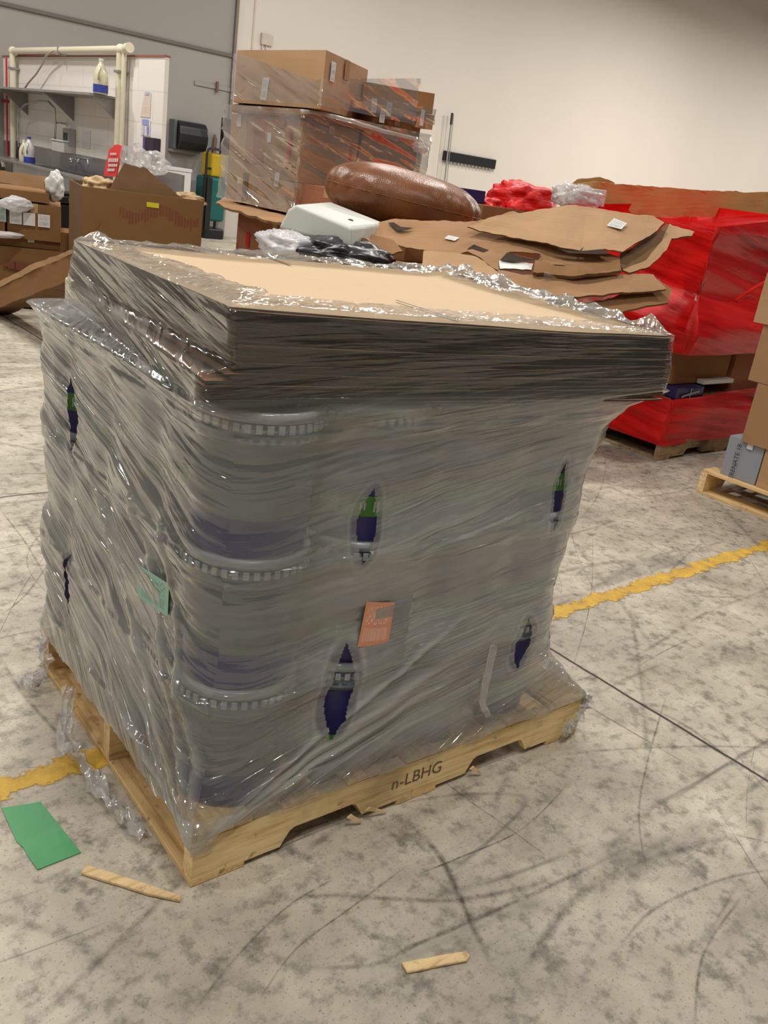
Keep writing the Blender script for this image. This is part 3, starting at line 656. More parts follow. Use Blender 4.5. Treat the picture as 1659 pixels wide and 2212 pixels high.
def topz(a, b):
    a, b = max(0, min(1, a)), max(0, min(1, b))
    return (TOPC[0].z*(1-a)+TOPC[1].z*a)*(1-b)+(TOPC[3].z*(1-a)+TOPC[2].z*a)*b
NTH = [340, 90, 90, 300]; zs = []
z = .085
while z < 1.2255: zs.append(z); z += .0038 if z < 1.04 else .0030
ss = []
for sd in range(4): ss += [sd+i/NTH[sd] for i in range(NTH[sd])]
verts = []; uvs = []; hz = []; meta = []
def fr_noise(*a): return noise.noise(Vector(a))
for k, z in enumerate(zs):
    x0, x1, y0, y1, r, hv = interp(PROF, z)
    for s in ss:
        x, y, n = rrect(x0, x1, y0, y1, r, s)
        side = int(s) % 4
        if z > 1.0: x, y = warp(x, y, z, x0, x1, y0, y1)
        # distance from the near corner along either face; pleats run up and away from that corner
        dfr = x if side == 0 else (x1 + y if side == 1 else (y if side == 3 else x1+y))
        if side == 0: slope = .36*math.exp(-max(0, z-.16)/.25)+.10+.06*math.sin(z*9)
        else: slope = .62*math.exp(-max(0, z-.2)/.7)+.05
        p = z - slope*dfr
        cw = math.exp(-((dfr-.05)/.22)**2)
        amp = .0034+.003*sstep(.3, 1., dfr)*(side == 1)
        if z > 1.055: amp = .0016 if side == 0 else .0045
        if side == 3 and z < 1.055: amp = .006
        wr = amp*(fr_noise(p*30, dfr*1.6, side*0.0)+.35*fr_noise(p*70, dfr*2, 3.)+1.6*fr_noise(p*9, dfr*1.6, 9.))
        # over the pails the film dips a little in the gaps between them
        if z < 1.0 and z > .2:
            q = x if side in (0, 2) else y
            g = (q-.02)/PITCH_; wr -= .007*(abs(math.cos(g*math.pi))**6)
            tier = ((z-LZ) % PH)/PH; wr += .004*sstep(.84, .9, tier)-.004*sstep(.0, .25, .25-abs(tier-.35))
        wr += .0025*cw*fr_noise(z*60, 0, dfr*6)
        rid = 0
        if z < .75:
            for kk, wd_ in (((.30, .011), (.40, .014), (.55, .008)) if side == 0 else ((.22, .012), (.42, .010), (.9, .014), (1.6, .012), (2.6, .01)) if side == 3 else ()):
                dd = (z-.125-kk*dfr)/wd_/math.sqrt(1+kk*kk); rid = max(rid, math.exp(-dd*dd)*(1-sstep(.5, .75, dfr)))
        wr += .009*rid
        if .2 < z < 1.02: wr += .006*cw*(math.exp(-((tier-.965)/.02)**2)+.6*math.exp(-((tier-.86)/.018)**2)+.5*math.exp(-((tier-.02)/.02)**2))
        zz = z
        if z > 1.05:
            aa, ab = (x-LOCT[0][0])/1.2, (y-LOCT[0][1])/.9
            zz = lerp(1.05, topz(aa, ab)+.006, (z-1.05)/(1.2255-1.05))
        slip = 0
        if side == 0 and y < .1: slip = (1-sstep(.05, .065, abs(x-.455-(z-.51)*.05)))*(1-sstep(.068, .08, abs(z-.51)))
        if side == 3 and x < .1: slip = (1-sstep(.10, .115, abs(y-.345)))*(1-sstep(.062, .075, abs(z-.535+(y-.345)*-.12)))
        if slip: wr = lerp(wr, max(wr, .0015), slip)
        X = pl_(x+n[0]*(wr+.002), y+n[1]*(wr+.002), zz)
        hl = hole(x, y, z, side)
        h = hv
        if side == 0:
            h *= lerp(.9, 1.15, sstep(.1, .4, dfr))
            if z < .34: h *= lerp(.5, 1, sstep(0, .05, z-.13-.05*0-.06*min(1, dfr)))
        elif side == 3: h *= (.94+.16*sstep(.1, .7, dfr))*(1.7 if z > 1.08 else 1)
        h *= 1-.66*math.exp(-((dfr-.02)/.16)**2)*(1 if .17 < z < 1.05 else 0)
        h = (h*(1+.6*rid)+.34*rid)*(1-.22*slip)
        if side == 1 or (side == 0 and x > 1.08): h *= lerp(.55, 1, max(0, 1-sstep(.7, .9, z)))
        if hl < 9:
            best_e = 9
            for hx_, hz_, hw_, hh_, ti_ in (HOLES_F if side == 0 else HOLES_L if side == 3 else []):
                q_ = x if side == 0 else y; best_e = min(best_e, math.hypot((q_-hx_-ti_*(z-hz_)*.5)/(hw_*1.7), (z-hz_)/(hh_*1.2)))
            h *= lerp(.5, 1, sstep(.75, 1.25, best_e))+.45*math.exp(-((best_e-.95)/.1)**2)
        verts.append(X); uvs.append((dfr, p)); hz.append(h); meta.append(hl)
nC = len(ss); faces = []
for k in range(len(zs)-1):
    for i in range(nC):
        j = (i+1) % nC; q = (k*nC+i, k*nC+j, (k+1)*nC+j, (k+1)*nC+i)
        if min(meta[a] for a in q) < 1.0 and sum(meta[a] < 1.0 for a in q) >= 3: continue
        if zs[k] < .13 and not (ss[i] % 4 < .16 or ss[i] > 3.9 or (.98 < ss[i] < 1.03) or (2.9 < ss[i] < 3.06)):
            if zs[k] < .128+.006*math.sin(ss[i]*40): continue
        faces.append(q)
# over the top edge: the film folds in and crumples on the top sheet
top0 = (len(zs)-1)*nC; rows = 16; prev = list(range(top0, top0+nC))
for rr in range(1, rows+1):
    cur = []; f_ = rr/rows
    for i, s in enumerate(ss):
        x0, x1, y0, y1, r, hv = PROF[-1][1]
        x, y, n = rrect(x0, x1, y0, y1, r, s); side = int(s) % 4
        reach = (.13, .16, .15, .22)[side]*(1+.45*fr_noise(s*3.1, 5, 0))
        ins = f_*reach; cx, cy = max(x0+.16, min(x1-.16, x)), max(y0+.16, min(y1-.16, y))
        x, y = warp(x, y, 1.22, x0, x1, y0, y1); d = Vector((cx-x, cy-y, 0)); ln = d.length or 1; d = d/ln*min(ins, ln*.98)
        xx, yy = x+d.x, y+d.y
        zt = topz((xx-LOCT[0][0])/1.2, (yy-LOCT[0][1])/.9)+.007
        cr = (.006, .030, .020, .012)[side]*sstep(0, .35, f_)*(1.1-f_*.7)
        zt += cr*(.55+fr_noise(xx*17, yy*17, rr*.05)+.5*fr_noise(xx*45, yy*45, 4))
        if side == 3 and yy > .7: zt += .03*sstep(.7, .95, yy)*(1-f_)*(.6+fr_noise(xx*25, yy*8, 2))
        if side == 1 and yy > .15: zt += .012*(1-f_)*sstep(.15, .5, yy)
        X = pl_(xx, yy, max(zt, topz((xx-LOCT[0][0])/1.2, (yy-LOCT[0][1])/.9)+.0055)); verts.append(X); cur.append(len(verts)-1)
        uvs.append((xx*3+yy*2, yy*1.3-xx*.7)); hz.append((.16, .62, .5, .22)[side]*(1-.75*f_**2)+.03)
    for i in range(nC):
        j = (i+1) % nC; faces.append((prev[i], prev[j], cur[j], cur[i]))
    prev = cur
M['film_main'] = film('stretch_film', (.52, .52, .485), .38, 1.0, 1.0, 1.0, (2.6, 46), attr=True, thick=.9, rough=.10)
mesh('stretch_film', verts, faces, M['film_main'], None, 'milky clear stretch film pulled tight around the big load of pails and cartons', 'stretch film', uv=uvs, smooth=True, attr=hz, origin=PO)

# ------------------------------------------------------------------ background helpers
def pbox(name, P, Lp, Rp, z0, z1, mat, parent=None, bev=.004, **kw):
    P, Lp, Rp = Vector(P), Vector(Lp), Vector(Rp); P.z = Lp.z = Rp.z = 0
    m = MB().box(P+Zv*z0, Rp-P, Lp-P, Zv*(z1-z0)); return bevel(m.done(name, mat, parent, **kw), bev)
def facelabel(root, c, ex, ez, w_, h_, mat, name='shipping_label', off=.0015, label=None):
    """small rectangle stuck on a face; ex, ez in-plane axes; stands off along ex x ez"""
    c, ex, ez = Vector(c), Vector(ex).normalized(), Vector(ez).normalized(); n = ex.cross(ez).normalized()
    m = MB(); a = c-ex*w_/2-ez*h_/2+n*off
    q = [a, a+ex*w_, a+ex*w_+ez*h_, a+ez*h_]
    v = q+[p-n*(off*.9) for p in q]
    m.add(v, [(0, 1, 2, 3), (7, 6, 5, 4), (0, 4, 5, 1), (1, 5, 6, 2), (2, 6, 7, 3), (3, 7, 4, 0)], [(0, 0), (1, 0), (1, 1), (0, 1)]*2)
    return m.done(name, mat, root, label=label)
def carton(name, P, Lp, Rp, z0, z1, mat, label, cat='carton', group=None, tape=True, dent=.004, seed=0):
    """closed carton; near corner P, left corner Lp, right corner Rp; faces slightly buckled; tape over the top seam"""
    P, Lp, Rp = Vector(P), Vector(Lp), Vector(Rp); P.z = Lp.z = Rp.z = z0
    root = thing(name, ((Lp+Rp)/2), label, cat, group)
    a, b, h = Rp-P, Lp-P, z1-z0; n = 7; vs = {}; V = []; F = []
    def vid(i, j, k):
        if (i, j, k) in vs: return vs[(i, j, k)]
        p = P+a*(i/n)+b*(j/n)+Zv*(h*k/n)
        q = p*3+Vector((seed, seed*.7, 0)); am = dent*2
        edge = sum(c in (0, n) for c in (i, j, k)) >= 2
        am *= .35 if edge else 1
        p = p+Vector((noise.noise(q), noise.noise(q+Vector((9, 0, 0))), noise.noise(q+Vector((0, 9, 0)))*.7))*am
        if k == 0: p.z = z0
        vs[(i, j, k)] = len(V); V.append(p); return vs[(i, j, k)]
    for i in range(n):
        for j in range(n):
            F.append([vid(i, j, 0), vid(i, j+1, 0), vid(i+1, j+1, 0), vid(i+1, j, 0)]); F.append([vid(i, j, n), vid(i+1, j, n), vid(i+1, j+1, n), vid(i, j+1, n)])
            F.append([vid(i, 0, j), vid(i+1, 0, j), vid(i+1, 0, j+1), vid(i, 0, j+1)]); F.append([vid(i, n, j), vid(i, n, j+1), vid(i+1, n, j+1), vid(i+1, n, j)])
            F.append([vid(0, i, j), vid(0, i, j+1), vid(0, i+1, j+1), vid(0, i+1, j)]); F.append([vid(n, i, j), vid(n, i+1, j), vid(n, i+1, j+1), vid(n, i, j+1)])
    mesh('body', V, F, mat, root)
    if tape:
        u, s = (a, b) if a.length > b.length else (b, a)
        m = MB().box(P+s*.5-s.normalized()*.028+Zv*(h+dent*.5), u, s.normalized()*.056, Zv*.0012)
        m.box(P+s*.5-s.normalized()*.028+Zv*(h-.07)-u.normalized()*(dent*.8), u.normalized()*.001, s.normalized()*.056, Zv*.072)
        m.done('tape_strip', M['tape'], root)
    return root
def sheet(name, outline, xf, th, mat, label, cat='cardboard piece', group=None, n=26, wob=.006, seed=0, parent=None, dent=.014, edge=None):
    """cardboard piece with a ragged outline: a gridless n-gon subdivided along its edge, given per-point distance"""
    rnd_ = random.Random(seed); pts = []
    k = len(outline)
    for i in range(k):
        a, b = outline[i], outline[(i+1) % k]; d = math.hypot(b[0]-a[0], b[1]-a[1]); m_ = max(1, int(d/9))
        for q in range(m_):
            t = q/m_; px, py = a[0]+(b[0]-a[0])*t, a[1]+(b[1]-a[1])*t
            if q: px += rnd_.uniform(-1.1, 1.1); py += rnd_.uniform(-1.1, 1.1)
            pts.append((px, py))
    P3 = [xf(px, py) for px, py in pts]
    nrm = Vector((0, 0, 0)); c = sum(P3, Vector())/len(P3)
    for a, b in zip(P3, P3[1:]+P3[:1]): nrm += (a-c).cross(b-c)
    nrm.normalize()
    if nrm.dot(CAMP-c) < 0: nrm = -nrm
    ex = nrm.cross(Zv) if abs(nrm.z) < .95 else nrm.cross(Vector((1, 0, 0))); ex.normalize(); ey = nrm.cross(ex)
    bm = bmesh.new(); bm.faces.new([bm.verts.new(p-c) for p in P3]); bm.normal_update()
    for ax in (ex, ey):
        ds = [ (p-c).dot(ax) for p in P3 ]; lo_, hi_ = min(ds), max(ds); st = max(.03, (hi_-lo_)/22); t = lo_+st
        while t < hi_-st*.3:
            bmesh.ops.bisect_plane(bm, geom=bm.verts[:]+bm.edges[:]+bm.faces[:], plane_co=ax*t, plane_no=ax); t += st
    for v_ in bm.verts:
        q = v_.co*4+Vector((seed*1.7, 0, 0)); d_ = dent*(noise.noise(q)+.5*noise.noise(q*2.3)-.5*abs(noise.noise(Vector((v_.co.dot(ex)*5+seed, v_.co.dot(ey)*1.2, 2)))))
        v_.co += nrm*d_
    for f_ in bm.faces:
        if f_.normal.dot(nrm) < 0: f_.normal_flip()
    vs_ = [v_.co+c for v_ in bm.verts]; bm.verts.index_update(); fs_ = [[v_.index for v_ in f_.verts] for f_ in bm.faces]; bm.free()
    o = mesh(name, vs_, fs_, None, parent, label, cat, group, mats=[mat, edge or M['card_in']], midx=[0]*len(fs_))
    sm_ = o.modifiers.new('thickness', 'SOLIDIFY'); sm_.thickness = th; sm_.offset = -1; sm_.material_offset_rim = 1
    return o
def wrapshell(name, path, z0, z1, prof, mat, label, cat='stretch film', amp=.008, closed=True, slope=.15, du=.02, dz=.02, seed=0, fr=(12, 2), tilt=None, hazev=1.):
    """film wound round a load: path of plan points; prof(t) outward offset"""
    pts = [Vector((p[0], p[1], 0)) for p in path]; ring = []
    seg = list(zip(pts, pts[1:]+pts[:1])) if closed else list(zip(pts, pts[1:]))
    cen = sum(pts, Vector())/len(pts); s = 0
    for a, b in seg:
        d = b-a; n_ = max(2, int(d.length/du)); t_ = d.normalized(); nn = Vector((t_.y, -t_.x, 0))
        if nn.dot((a+b)/2-cen) < 0: nn = -nn
        for i in range(n_):
            q = i/n_; e = .06/max(d.length, .1)
            cn = (a-cen).normalized() if q < e else ((b-cen).normalized() if q > 1-e else None)
            no = nn if cn is None else (nn+cn).normalized()
            ring.append((a+d*q, no, s+d.length*q))
        s += d.length
    if not closed: ring.append((pts[-1], ring[-1][1], s))
    nz_ = max(2, int((z1-z0)/dz)); V = []; UVs = []; F = []; n_ = len(ring)
    for k in range(nz_+1):
        t = k/nz_; z = z0+(z1-z0)*t
        for p, no, ss_ in ring:
            zz = z + (tilt(ss_)*(t if tilt else 0) if tilt else 0)
            q = zz-slope*ss_
            w_ = amp*(noise.noise(Vector((q*fr[0], ss_*fr[1], seed)))+.6*noise.noise(Vector((q*fr[0]*2.6, ss_*fr[1]*1.4, seed+5))))
            pp = p+no*(prof(t)+w_+.004); V.append((pp.x, pp.y, zz)); UVs.append((ss_, q))
    m = n_ if closed else n_-1
    for k in range(nz_):
        for i in range(m):
            j = (i+1) % n_; F.append((k*n_+i, k*n_+j, (k+1)*n_+j, (k+1)*n_+i))
    return mesh(name, V, F, mat, None, label, cat, uv=UVs, smooth=True, attr=[hazev]*len(V))
def blob(name, c, r, mat, label, cat, seed=0, amp=.25, fr=2.2, sq=1., parent=None, rz=0, uvs=True, fine=.0):
    """soft lump: squashed, creased ball"""
    V = []; F = []; U_ = []; nu, nv = 56, 34; c = Vector(c); cr, sr = math.cos(rz), math.sin(rz)
    for j in range(nv+1):
        ph = -math.pi/2+math.pi*j/nv
        for i in range(nu):
            th = 2*math.pi*i/nu
            d = Vector((math.cos(ph)*math.cos(th), math.cos(ph)*math.sin(th), math.sin(ph)))
            e = Vector([math.copysign(abs(x)**sq, x) for x in d]); k = 1+amp*noise.noise(d*fr+Vector((seed, 0, 0)))+amp*.5*(1-abs(noise.noise(d*fr*2.3+Vector((seed, 5, 0))))*2)*.5+fine*noise.noise(d*fr*6)
            x, y, z = e.x*r[0]*k, e.y*r[1]*k, e.z*r[2]*k
            V.append(c+Vector((x*cr-y*sr, x*sr+y*cr, z))); U_.append((th, ph))
    for j in range(nv):
        for i in range(nu): q = (i+1) % nu; F.append((j*nu+i, j*nu+q, (j+1)*nu+q, (j+1)*nu+i))
    return mesh(name, V, F, mat, parent, label, cat, uv=U_, smooth=True)

# ------------------------------------------------------------------ floor litter
def onfloor(pix, z=.002): return [AZ(x, y, z) for x, y in pix]
g = onfloor([(3, 1745), (88, 1732), (175, 1841), (81, 1878), (60, 1848), (50, 1830), (36, 1818)], .003)
MB().poly(g, Zv, .0014).done('green_sheet', M['greentape'], label='green rectangular sheet stuck to the floor beside the yellow line, left of the pallet', cat='floor marker')
def splint(pa, pb, wd, th, label, cut):
    a, b = AZ(*pa, .0), AZ(*pb, .0); d = (b-a).normalized(); s = d.cross(Zv)
    ln = (b-a).length; tp = [(0, -.5), (.02, .5), (.35, .52), (.37, .46), (.7, .48), (.93, .5 if cut else .2), (1, .1), (.98, -.4), (.6, -.5), (.33, -.46), (.3, -.52)]
    m = MB().poly([a+d*(t*ln)+s*(w_*wd)+Zv*(th+.002) for t, w_ in tp], Zv, th)
    bevel(m.done('wood_splinter', M['splinter'], label=label, cat='wood scrap'), .0015, 1)
splint((178, 1882), (391, 1950), .024, .008, 'long broken pine strip on the floor in front of the pallet corner', False)
splint((871, 2096), (1013, 2068), .024, .007, 'short pale wood strip alone on the concrete at the bottom of the photo', True)
# shreds of film hanging from the pallet side
def shred(pts, wd, label, seed=0):
    P3 = [Vector(p) for p in pts]; V = []; F = []; U_ = []; n = 40; k = 9; rn = random.Random(seed)
    for i in range(n+1):
        t = i/n*(len(P3)-1); a = min(int(t), len(P3)-2); p = P3[a].lerp(P3[a+1], t-a); d = (P3[a+1]-P3[a]).normalized(); s = d.cross(Vector((.3, .1, 1))).normalized(); u = s.cross(d)
        for j in range(k+1):
            q = (j/k-.5); ww = wd*(.7+.5*noise.noise(Vector((i*.12, seed, 0))))
            V.append(p+s*q*ww+u*.03*noise.noise(Vector((i*.25, j*.5, seed)))+u*.02*noise.noise(Vector((i*.7, j*1.1, seed+3)))); U_.append((i*.05, j*.02))
    for i in range(n):
        for j in range(k): a = i*(k+1)+j; F.append((a, a+1, a+k+2, a+k+1))
    for v in V: v.z = max(v.z, .004)
    mesh('film_shred', V, F, M['filmcrumple'], None, label, 'plastic scrap', uv=U_, smooth=True)
shred([pl_(-.03, .66, .12), pl_(-.075, .56, .06), pl_(-.075, .50, .035), pl_(-.06, .40, .03), pl_(-.05, .28, .02), pl_(-.03, .17, .02)], .05, 'crumpled strip of torn film hanging along the left side of the pallet', 2)
shred([pl_(-.02, .90, .14), pl_(-.03, .86, .07), pl_(-.055, .84, .03), pl_(-.08, .92, .012)], .05, 'torn film tail at the far left corner of the pallet', 6)
shred([pl_(1.245, -.005, .14), pl_(1.235, -.015, .10), pl_(1.19, -.02, .06), pl_(1.155, -.02, .035)], .022, 'twisted film tail hanging over the right end of the pallet', 9)
# twisted ropes of film on the front of the wrap
def rope(pts, r, label, seed, lift=.012):
    m = MB(); P3 = [Vector(p) for p in pts]; full = []
    for a, b in zip(P3, P3[1:]):
        for i in range(8): full.append(a.lerp(b, i/8))
    full.append(P3[-1]); full = [p+Vector((noise.noise(p*14+Vector((seed, 0, 0))), noise.noise(p*14), noise.noise(p*14+Vector((0, seed, 0)))))*.004 for p in full]
    m.tube(full, r, 8); o = m.done('film_rope', M['filmcrumple'], label=label, cat='plastic scrap', smooth=True)
rope([FR(-.004)(1066, 1395), FR(-.012)(1058, 1440), FR(-.014)(1046, 1480), FR(-.016)(1042, 1515), FR(-.012)(1052, 1546)], .010, 'loose twisted film tail dangling on the right-hand face of the load', 1)
bpy.data.objects['film_rope'].data.materials[0] = M['filmclear']

# ------------------------------------------------------------------ box tower behind the load
bp = pallet('wooden_pallet', (3.72, 5.15, 0), 0, 1.3, 1.15, .135, 'dull pallet under the dark cartons of the box tower', mA=M['pallet_dk'], mB=M['pallet_dk'])
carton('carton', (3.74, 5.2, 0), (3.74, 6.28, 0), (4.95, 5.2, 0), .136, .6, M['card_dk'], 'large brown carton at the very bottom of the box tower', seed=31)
c1 = carton('carton', (3.76, 5.2, 0), (3.76, 6.25, 0), (4.95, 5.2, 0), .601, 1.05, M['card_red'], 'dark brown carton under the ledge of the box tower, bits of red tape', seed=32)
facelabel(c1, AX(535, 518, 3.752), (0, -1, 0), Zv, .05, .1, M['redstripe'], 'red_tape')
sheet('cardboard_ledge', [(466, 436), (486, 424), (560, 436), (700, 462), (760, 480), (640, 492), (560, 470), (505, 452)], lambda a, b: AZ(a, b, 1.075), .016, M['card'], 'flat cardboard ledge sticking out under the box tower', seed=2)
X0 = 4.02
def tb(zt_px, zb_px, x=X0): return AX(*zt_px, x).z, AX(*zb_px, x).z
def yx(px, py, x=X0): return AX(px, py, x).y
yc = yx(650, 300)
zt1 = 2.215
P_, L_, R_ = AZ(705, 108, zt1), AZ(512, 108, zt1), AZ(795, 151, zt1)
zb1 = AX(693, 235, P_.x).z
top = carton('carton', P_, L_, R_, zb1, zt1, M['card_lt'], 'big clean carton on top of the box tower with two white labels', seed=1, tape=True, dent=.003)
exl = (P_-L_).normalized(); exr = (R_-P_).normalized()
nl = exl.cross(Zv).normalized()
facelabel(top, AP(572, 192, P_+nl*.004, nl), exl, Zv+exl*.12, .085, .16, M['paperlabel'])
nr = exr.cross(Zv).normalized()
facelabel(top, AP(720, 148, P_+nr*.006, nr), exr, Zv, .085, .085, M['paperlabel2']); facelabel(top, AP(718, 165, P_+nr*.006, nr), exr, Zv, .085, .07, M['paperlabel'])
facelabel(top, AP(750, 152, P_+nr*.006, nr), exr, Zv, .1, .13, M['card'], 'tape_patch')
# crushed slab under the top box
sl = AX(508, 222, X0).z; pbox('flattened_carton', (X0-.03, yx(662, 245), 0), (X0-.03, yx(505, 230), 0), (X0+1.0, yx(662, 245), 0), sl-.075, sl-.01, M['card_dk'], label='crushed flat carton pressed under the top box of the tower', cat='cardboard sheet', bev=.02)
zt2, zb2 = sl-.08, AX(650, 395, X0).z
m1 = carton('carton', (X0, yc, 0), (X0, yx(532, 300), 0), (min(X0+1.02, AY(801, 300, yc).x-.12), yc, 0), zb2, zt2, M['card'], 'tall carton with a red stripe in the middle of the box tower', seed=2, dent=.008)
for (px, py, w_, h_, mt, nm) in ((625, 316, .035, .28, 'redstripe', 'red_stripe'), (582, 297, .05, .07, 'paper', 'sticker'), (606, 262, .12, .09, 'card_red', 'printed_panel'), (560, 300, .16, .36, 'card_red', 'printed_panel')):
    facelabel(m1, AX(px, py, X0-.006), (0, -1, 0), Zv, w_, h_, M[mt], nm, off=.003 if mt != 'card_red' else .0015)
yA = yc-.012
facelabel(m1, AY(777, 358, yA), (1, 0, 0), Zv, .065, .1, M['paperlabel'])
facelabel(m1, AY(755, 350, yA), (1, 0, 0), Zv, .02, .22, M['redstripe'], 'red_stripe')
cb_ = carton('carton', (X0+.02, yx(530, 300)+.02, 0), (X0+.02, yx(492, 300), 0), (X0+.6, yx(530, 300)+.02, 0), 1.1, zt2, M['card_lt'], 'narrow upright carton at the left edge of the box tower', seed=3, tape=False)
facelabel(cb_, AX(518, 247, X0+.012), (0, -1, 0), Zv, .06, .18, M['paper'], 'white_label')
zt3 = AX(600, 364, X0).z-.01
m2 = carton('carton', (X0-.03, yx(636, 400, X0-.03), 0), (X0-.03, yx(537, 400, X0-.03), 0), (X0+.5, yx(636, 400, X0-.03), 0), 1.095, min(zt3, zb2-.003), M['card_lt'], 'small carton with a green-edged label at the foot of the box tower', seed=4)
facelabel(m2, AX(598, 388, X0-.036), (0, -1, 0), Zv, .06, .1, M['paperlabel2'])
m2b = carton('carton', (X0+.0, 5.12, 0), (X0+.0, yx(640, 400, X0)-.02, 0), (X0+1.0, 5.12, 0), 1.095, zb2-.003, M['card_red'], 'wide reddish brown carton low in the tower beside the white foam block', seed=5)
# second column of the tower
XR0 = AY(801, 300, yc).x; XR1 = AY(908, 300, yc).x
zq = AY(801, 240, yc).z
m3 = carton('carton', (XR0, yc+.02, 0), (XR0, yc+.9, 0), (XR1, yc+.02, 0), 1.12, zq, M['card'], 'tall plain carton in the right column of the box tower', seed=6, dent=.01)
pbox('foam_board', (XR1+.01, yc+.05, 0), (XR1+.01, yc+.5, 0), (AY(917, 360, yc).x, yc+.05, 0), 1.12, AY(912, 318, yc).z, M['foam'], label='upright white foam board at the right edge of the box tower', cat='foam board')
pbox('cardboard_post', (XR0-.10, yc-.02, 0), (XR0-.10, yc+.1, 0), (XR0-.015, yc-.02, 0), 1.12, AY(790, 280, yc).z, M['card_dk'], label='dark upright cardboard strip between the two tower columns', cat='cardboard strip')
yq = yc-.05; za, zb_ = AY(800, 222, yq).z, AY(800, 262, yq).z
XR2 = AY(905, 240, yq).x
m4 = carton('carton', (XR0-.15, yq, 0), (XR0-.15, yq+.5, 0), (XR2, yq, 0), zq+.005, za, M['card_lt'], 'low carton with three white labels in the right tower column', seed=7)
for px, py in ((808, 222), (840, 230), (826, 244)): facelabel(m4, AY(px, py+6, yq-.006), (1, 0, 0), Zv, .05, .1, M['paperlabel'])
m5b = carton('carton', AY(795, 189, yc+.15), AY(795, 189, yc+.15)+Vector((-.05, .5, 0)), AY(941, 193, yc-.12), za+.005, AY(870, 190, yc).z, M['card_dk'], 'wide dull carton topping the right column of the tower', seed=8, dent=.006)
m6 = carton('carton', AY(905, 250, yc-.06), AY(905, 250, yc-.06)+Vector((-.05, .5, 0)), AY(938, 250, yc-.1), AY(920, 280, yc).z, za+.003, M['card_lt'], 'small carton with a white label jutting from the right column of the tower', seed=9, tape=False)
facelabel(m6, AY(912, 254, yc-.09), (1, 0, 0), Zv, .04, .12, M['paper'], 'white_label')
# film around the tower
yL = yx(497, 300)+.03
wrapshell('stretch_film', [(XR1+.05, yc+.6), (XR1+.05, yc-.06), (X0-.045, yc-.07), (X0-.05, yL+.0), (X0+.4, yL+.02)], 1.10, zt2+.06, lambda t: .008+.02*max(0, .12-t)/.12, M['filmclear'], 'glossy clear film wound round the middle of the box tower', amp=.022, closed=False, slope=.28, seed=3, fr=(13, 1.6))
wrapshell('stretch_film', [(P_.x+.9, P_.y+.02), (P_.x+.2, P_.y-.03), (P_.x-.015, P_.y-.012), (L_.x-.015, L_.y+.01), (L_.x+.2, L_.y+.02)], zb1+.02, zt1-.07, lambda t: .008, M['filmclear'], 'thin glossy film band slung round the top carton of the tower', amp=.012, closed=False, slope=.3, seed=8, fr=(16, 1.5), tilt=lambda s: -.13+.17*min(1, abs(s-1.0)))
wrapshell('stretch_film', [(AY(928, 220, yc-.1).x, yc+.3), (AY(928, 220, yc-.1).x, yc-.17), (XR0-.2, yc-.16)], zq-.02, za+.04, lambda t: .01, M['filmclear'], 'clear film holding the upper right cartons of the tower', amp=.014, closed=False, slope=.2, seed=5)
rope([AY(650, 240, yc-.06), AY(700, 246, yc-.09), AY(760, 262, yc-.12), AY(830, 284, yc-.12), AY(900, 300, yc-.1)], .016, 'twisted grey film rope sagging across the middle of the tower', 5)
blob('film_bundle', AY(908, 318, yc-.05), (.075, .05, .045), M['filmcrumple'], 'bunched film knot sticking out at the right side of the tower', 'plastic scrap', seed=4)

# ------------------------------------------------------------------ pile of torn cardboard on its pallet
pallet('wooden_pallet', (3.35, 3.8, 0), 0, 1.3, 1.1, .135, 'pallet hidden under the heap of torn cardboard', mA=M['pallet_dk'], mB=M['pallet_dk'])
carton('carton', (3.4, 3.82, 0), (3.4, 4.85, 0), (4.6, 3.82, 0), .136, .6, M['card_dk'], 'carton at the base of the heap of torn cardboard', seed=41)
carton('carton', (3.42, 3.86, 0), (3.42, 4.85, 0), (4.55, 3.86, 0), .601, .98, M['card'], 'carton directly under the torn cardboard sheets', seed=42)
def XF(off=0.): return lambda px, py: AX(px, py, 3.15+off+(px-775)*.0022+(560-py)*.0028)
sheet('torn_cardboard', [(900, 600), (1180, 650), (1260, 640), (1440, 622), (1412, 590), (1300, 592), (1080, 596), (990, 580)], XF(.02), .012, M['card'], 'brown flattened carton lowest in the heap, right behind the wrapped load', seed=3)
sheet('torn_cardboard', [(1180, 648), (1250, 660), (1330, 640), (1424, 600), (1452, 622), (1444, 650), (1380, 664), (1260, 690)], XF(.10), .012, M['card_dk'], 'dark cardboard edge drooping at the right end of the heap', seed=4)
sheet('torn_cardboard', [(772, 522), (800, 505), (850, 520), (870, 545), (840, 552), (800, 540)], XF(-.02), .01, M['card_dk'], 'small dark crumpled cardboard scrap left end of the heap', seed=5)
m = MB().cyl(AX(785, 528, 3.2), AX(800, 522, 3.5), .035, n=20); m.done('cardboard_roll', M['card'], label='end of a rolled cardboard tube at the left of the heap', cat='cardboard roll')
sheet('torn_cardboard', [(915, 541), (988, 545), (1030, 555), (1062, 575), (1088, 600), (1040, 604), (970, 590), (912, 570)], XF(-.03), .01, M['card_lt'], 'light torn carton flap pointing at the stacked sheets', seed=6)
sheet('white_board', [(1078, 563), (1152, 568), (1148, 582), (1080, 582)], XF(.0), .01, M['foam'], 'white panel edge peeping out of the cardboard heap', 'panel', seed=7)
sheet('torn_cardboard', [(1152, 588), (1156, 562), (1200, 574), (1338, 562), (1342, 584), (1250, 594)], XF(-.03), .02, M['card_dk'], 'rounded brown carton edge between two sheets of the heap', seed=8)
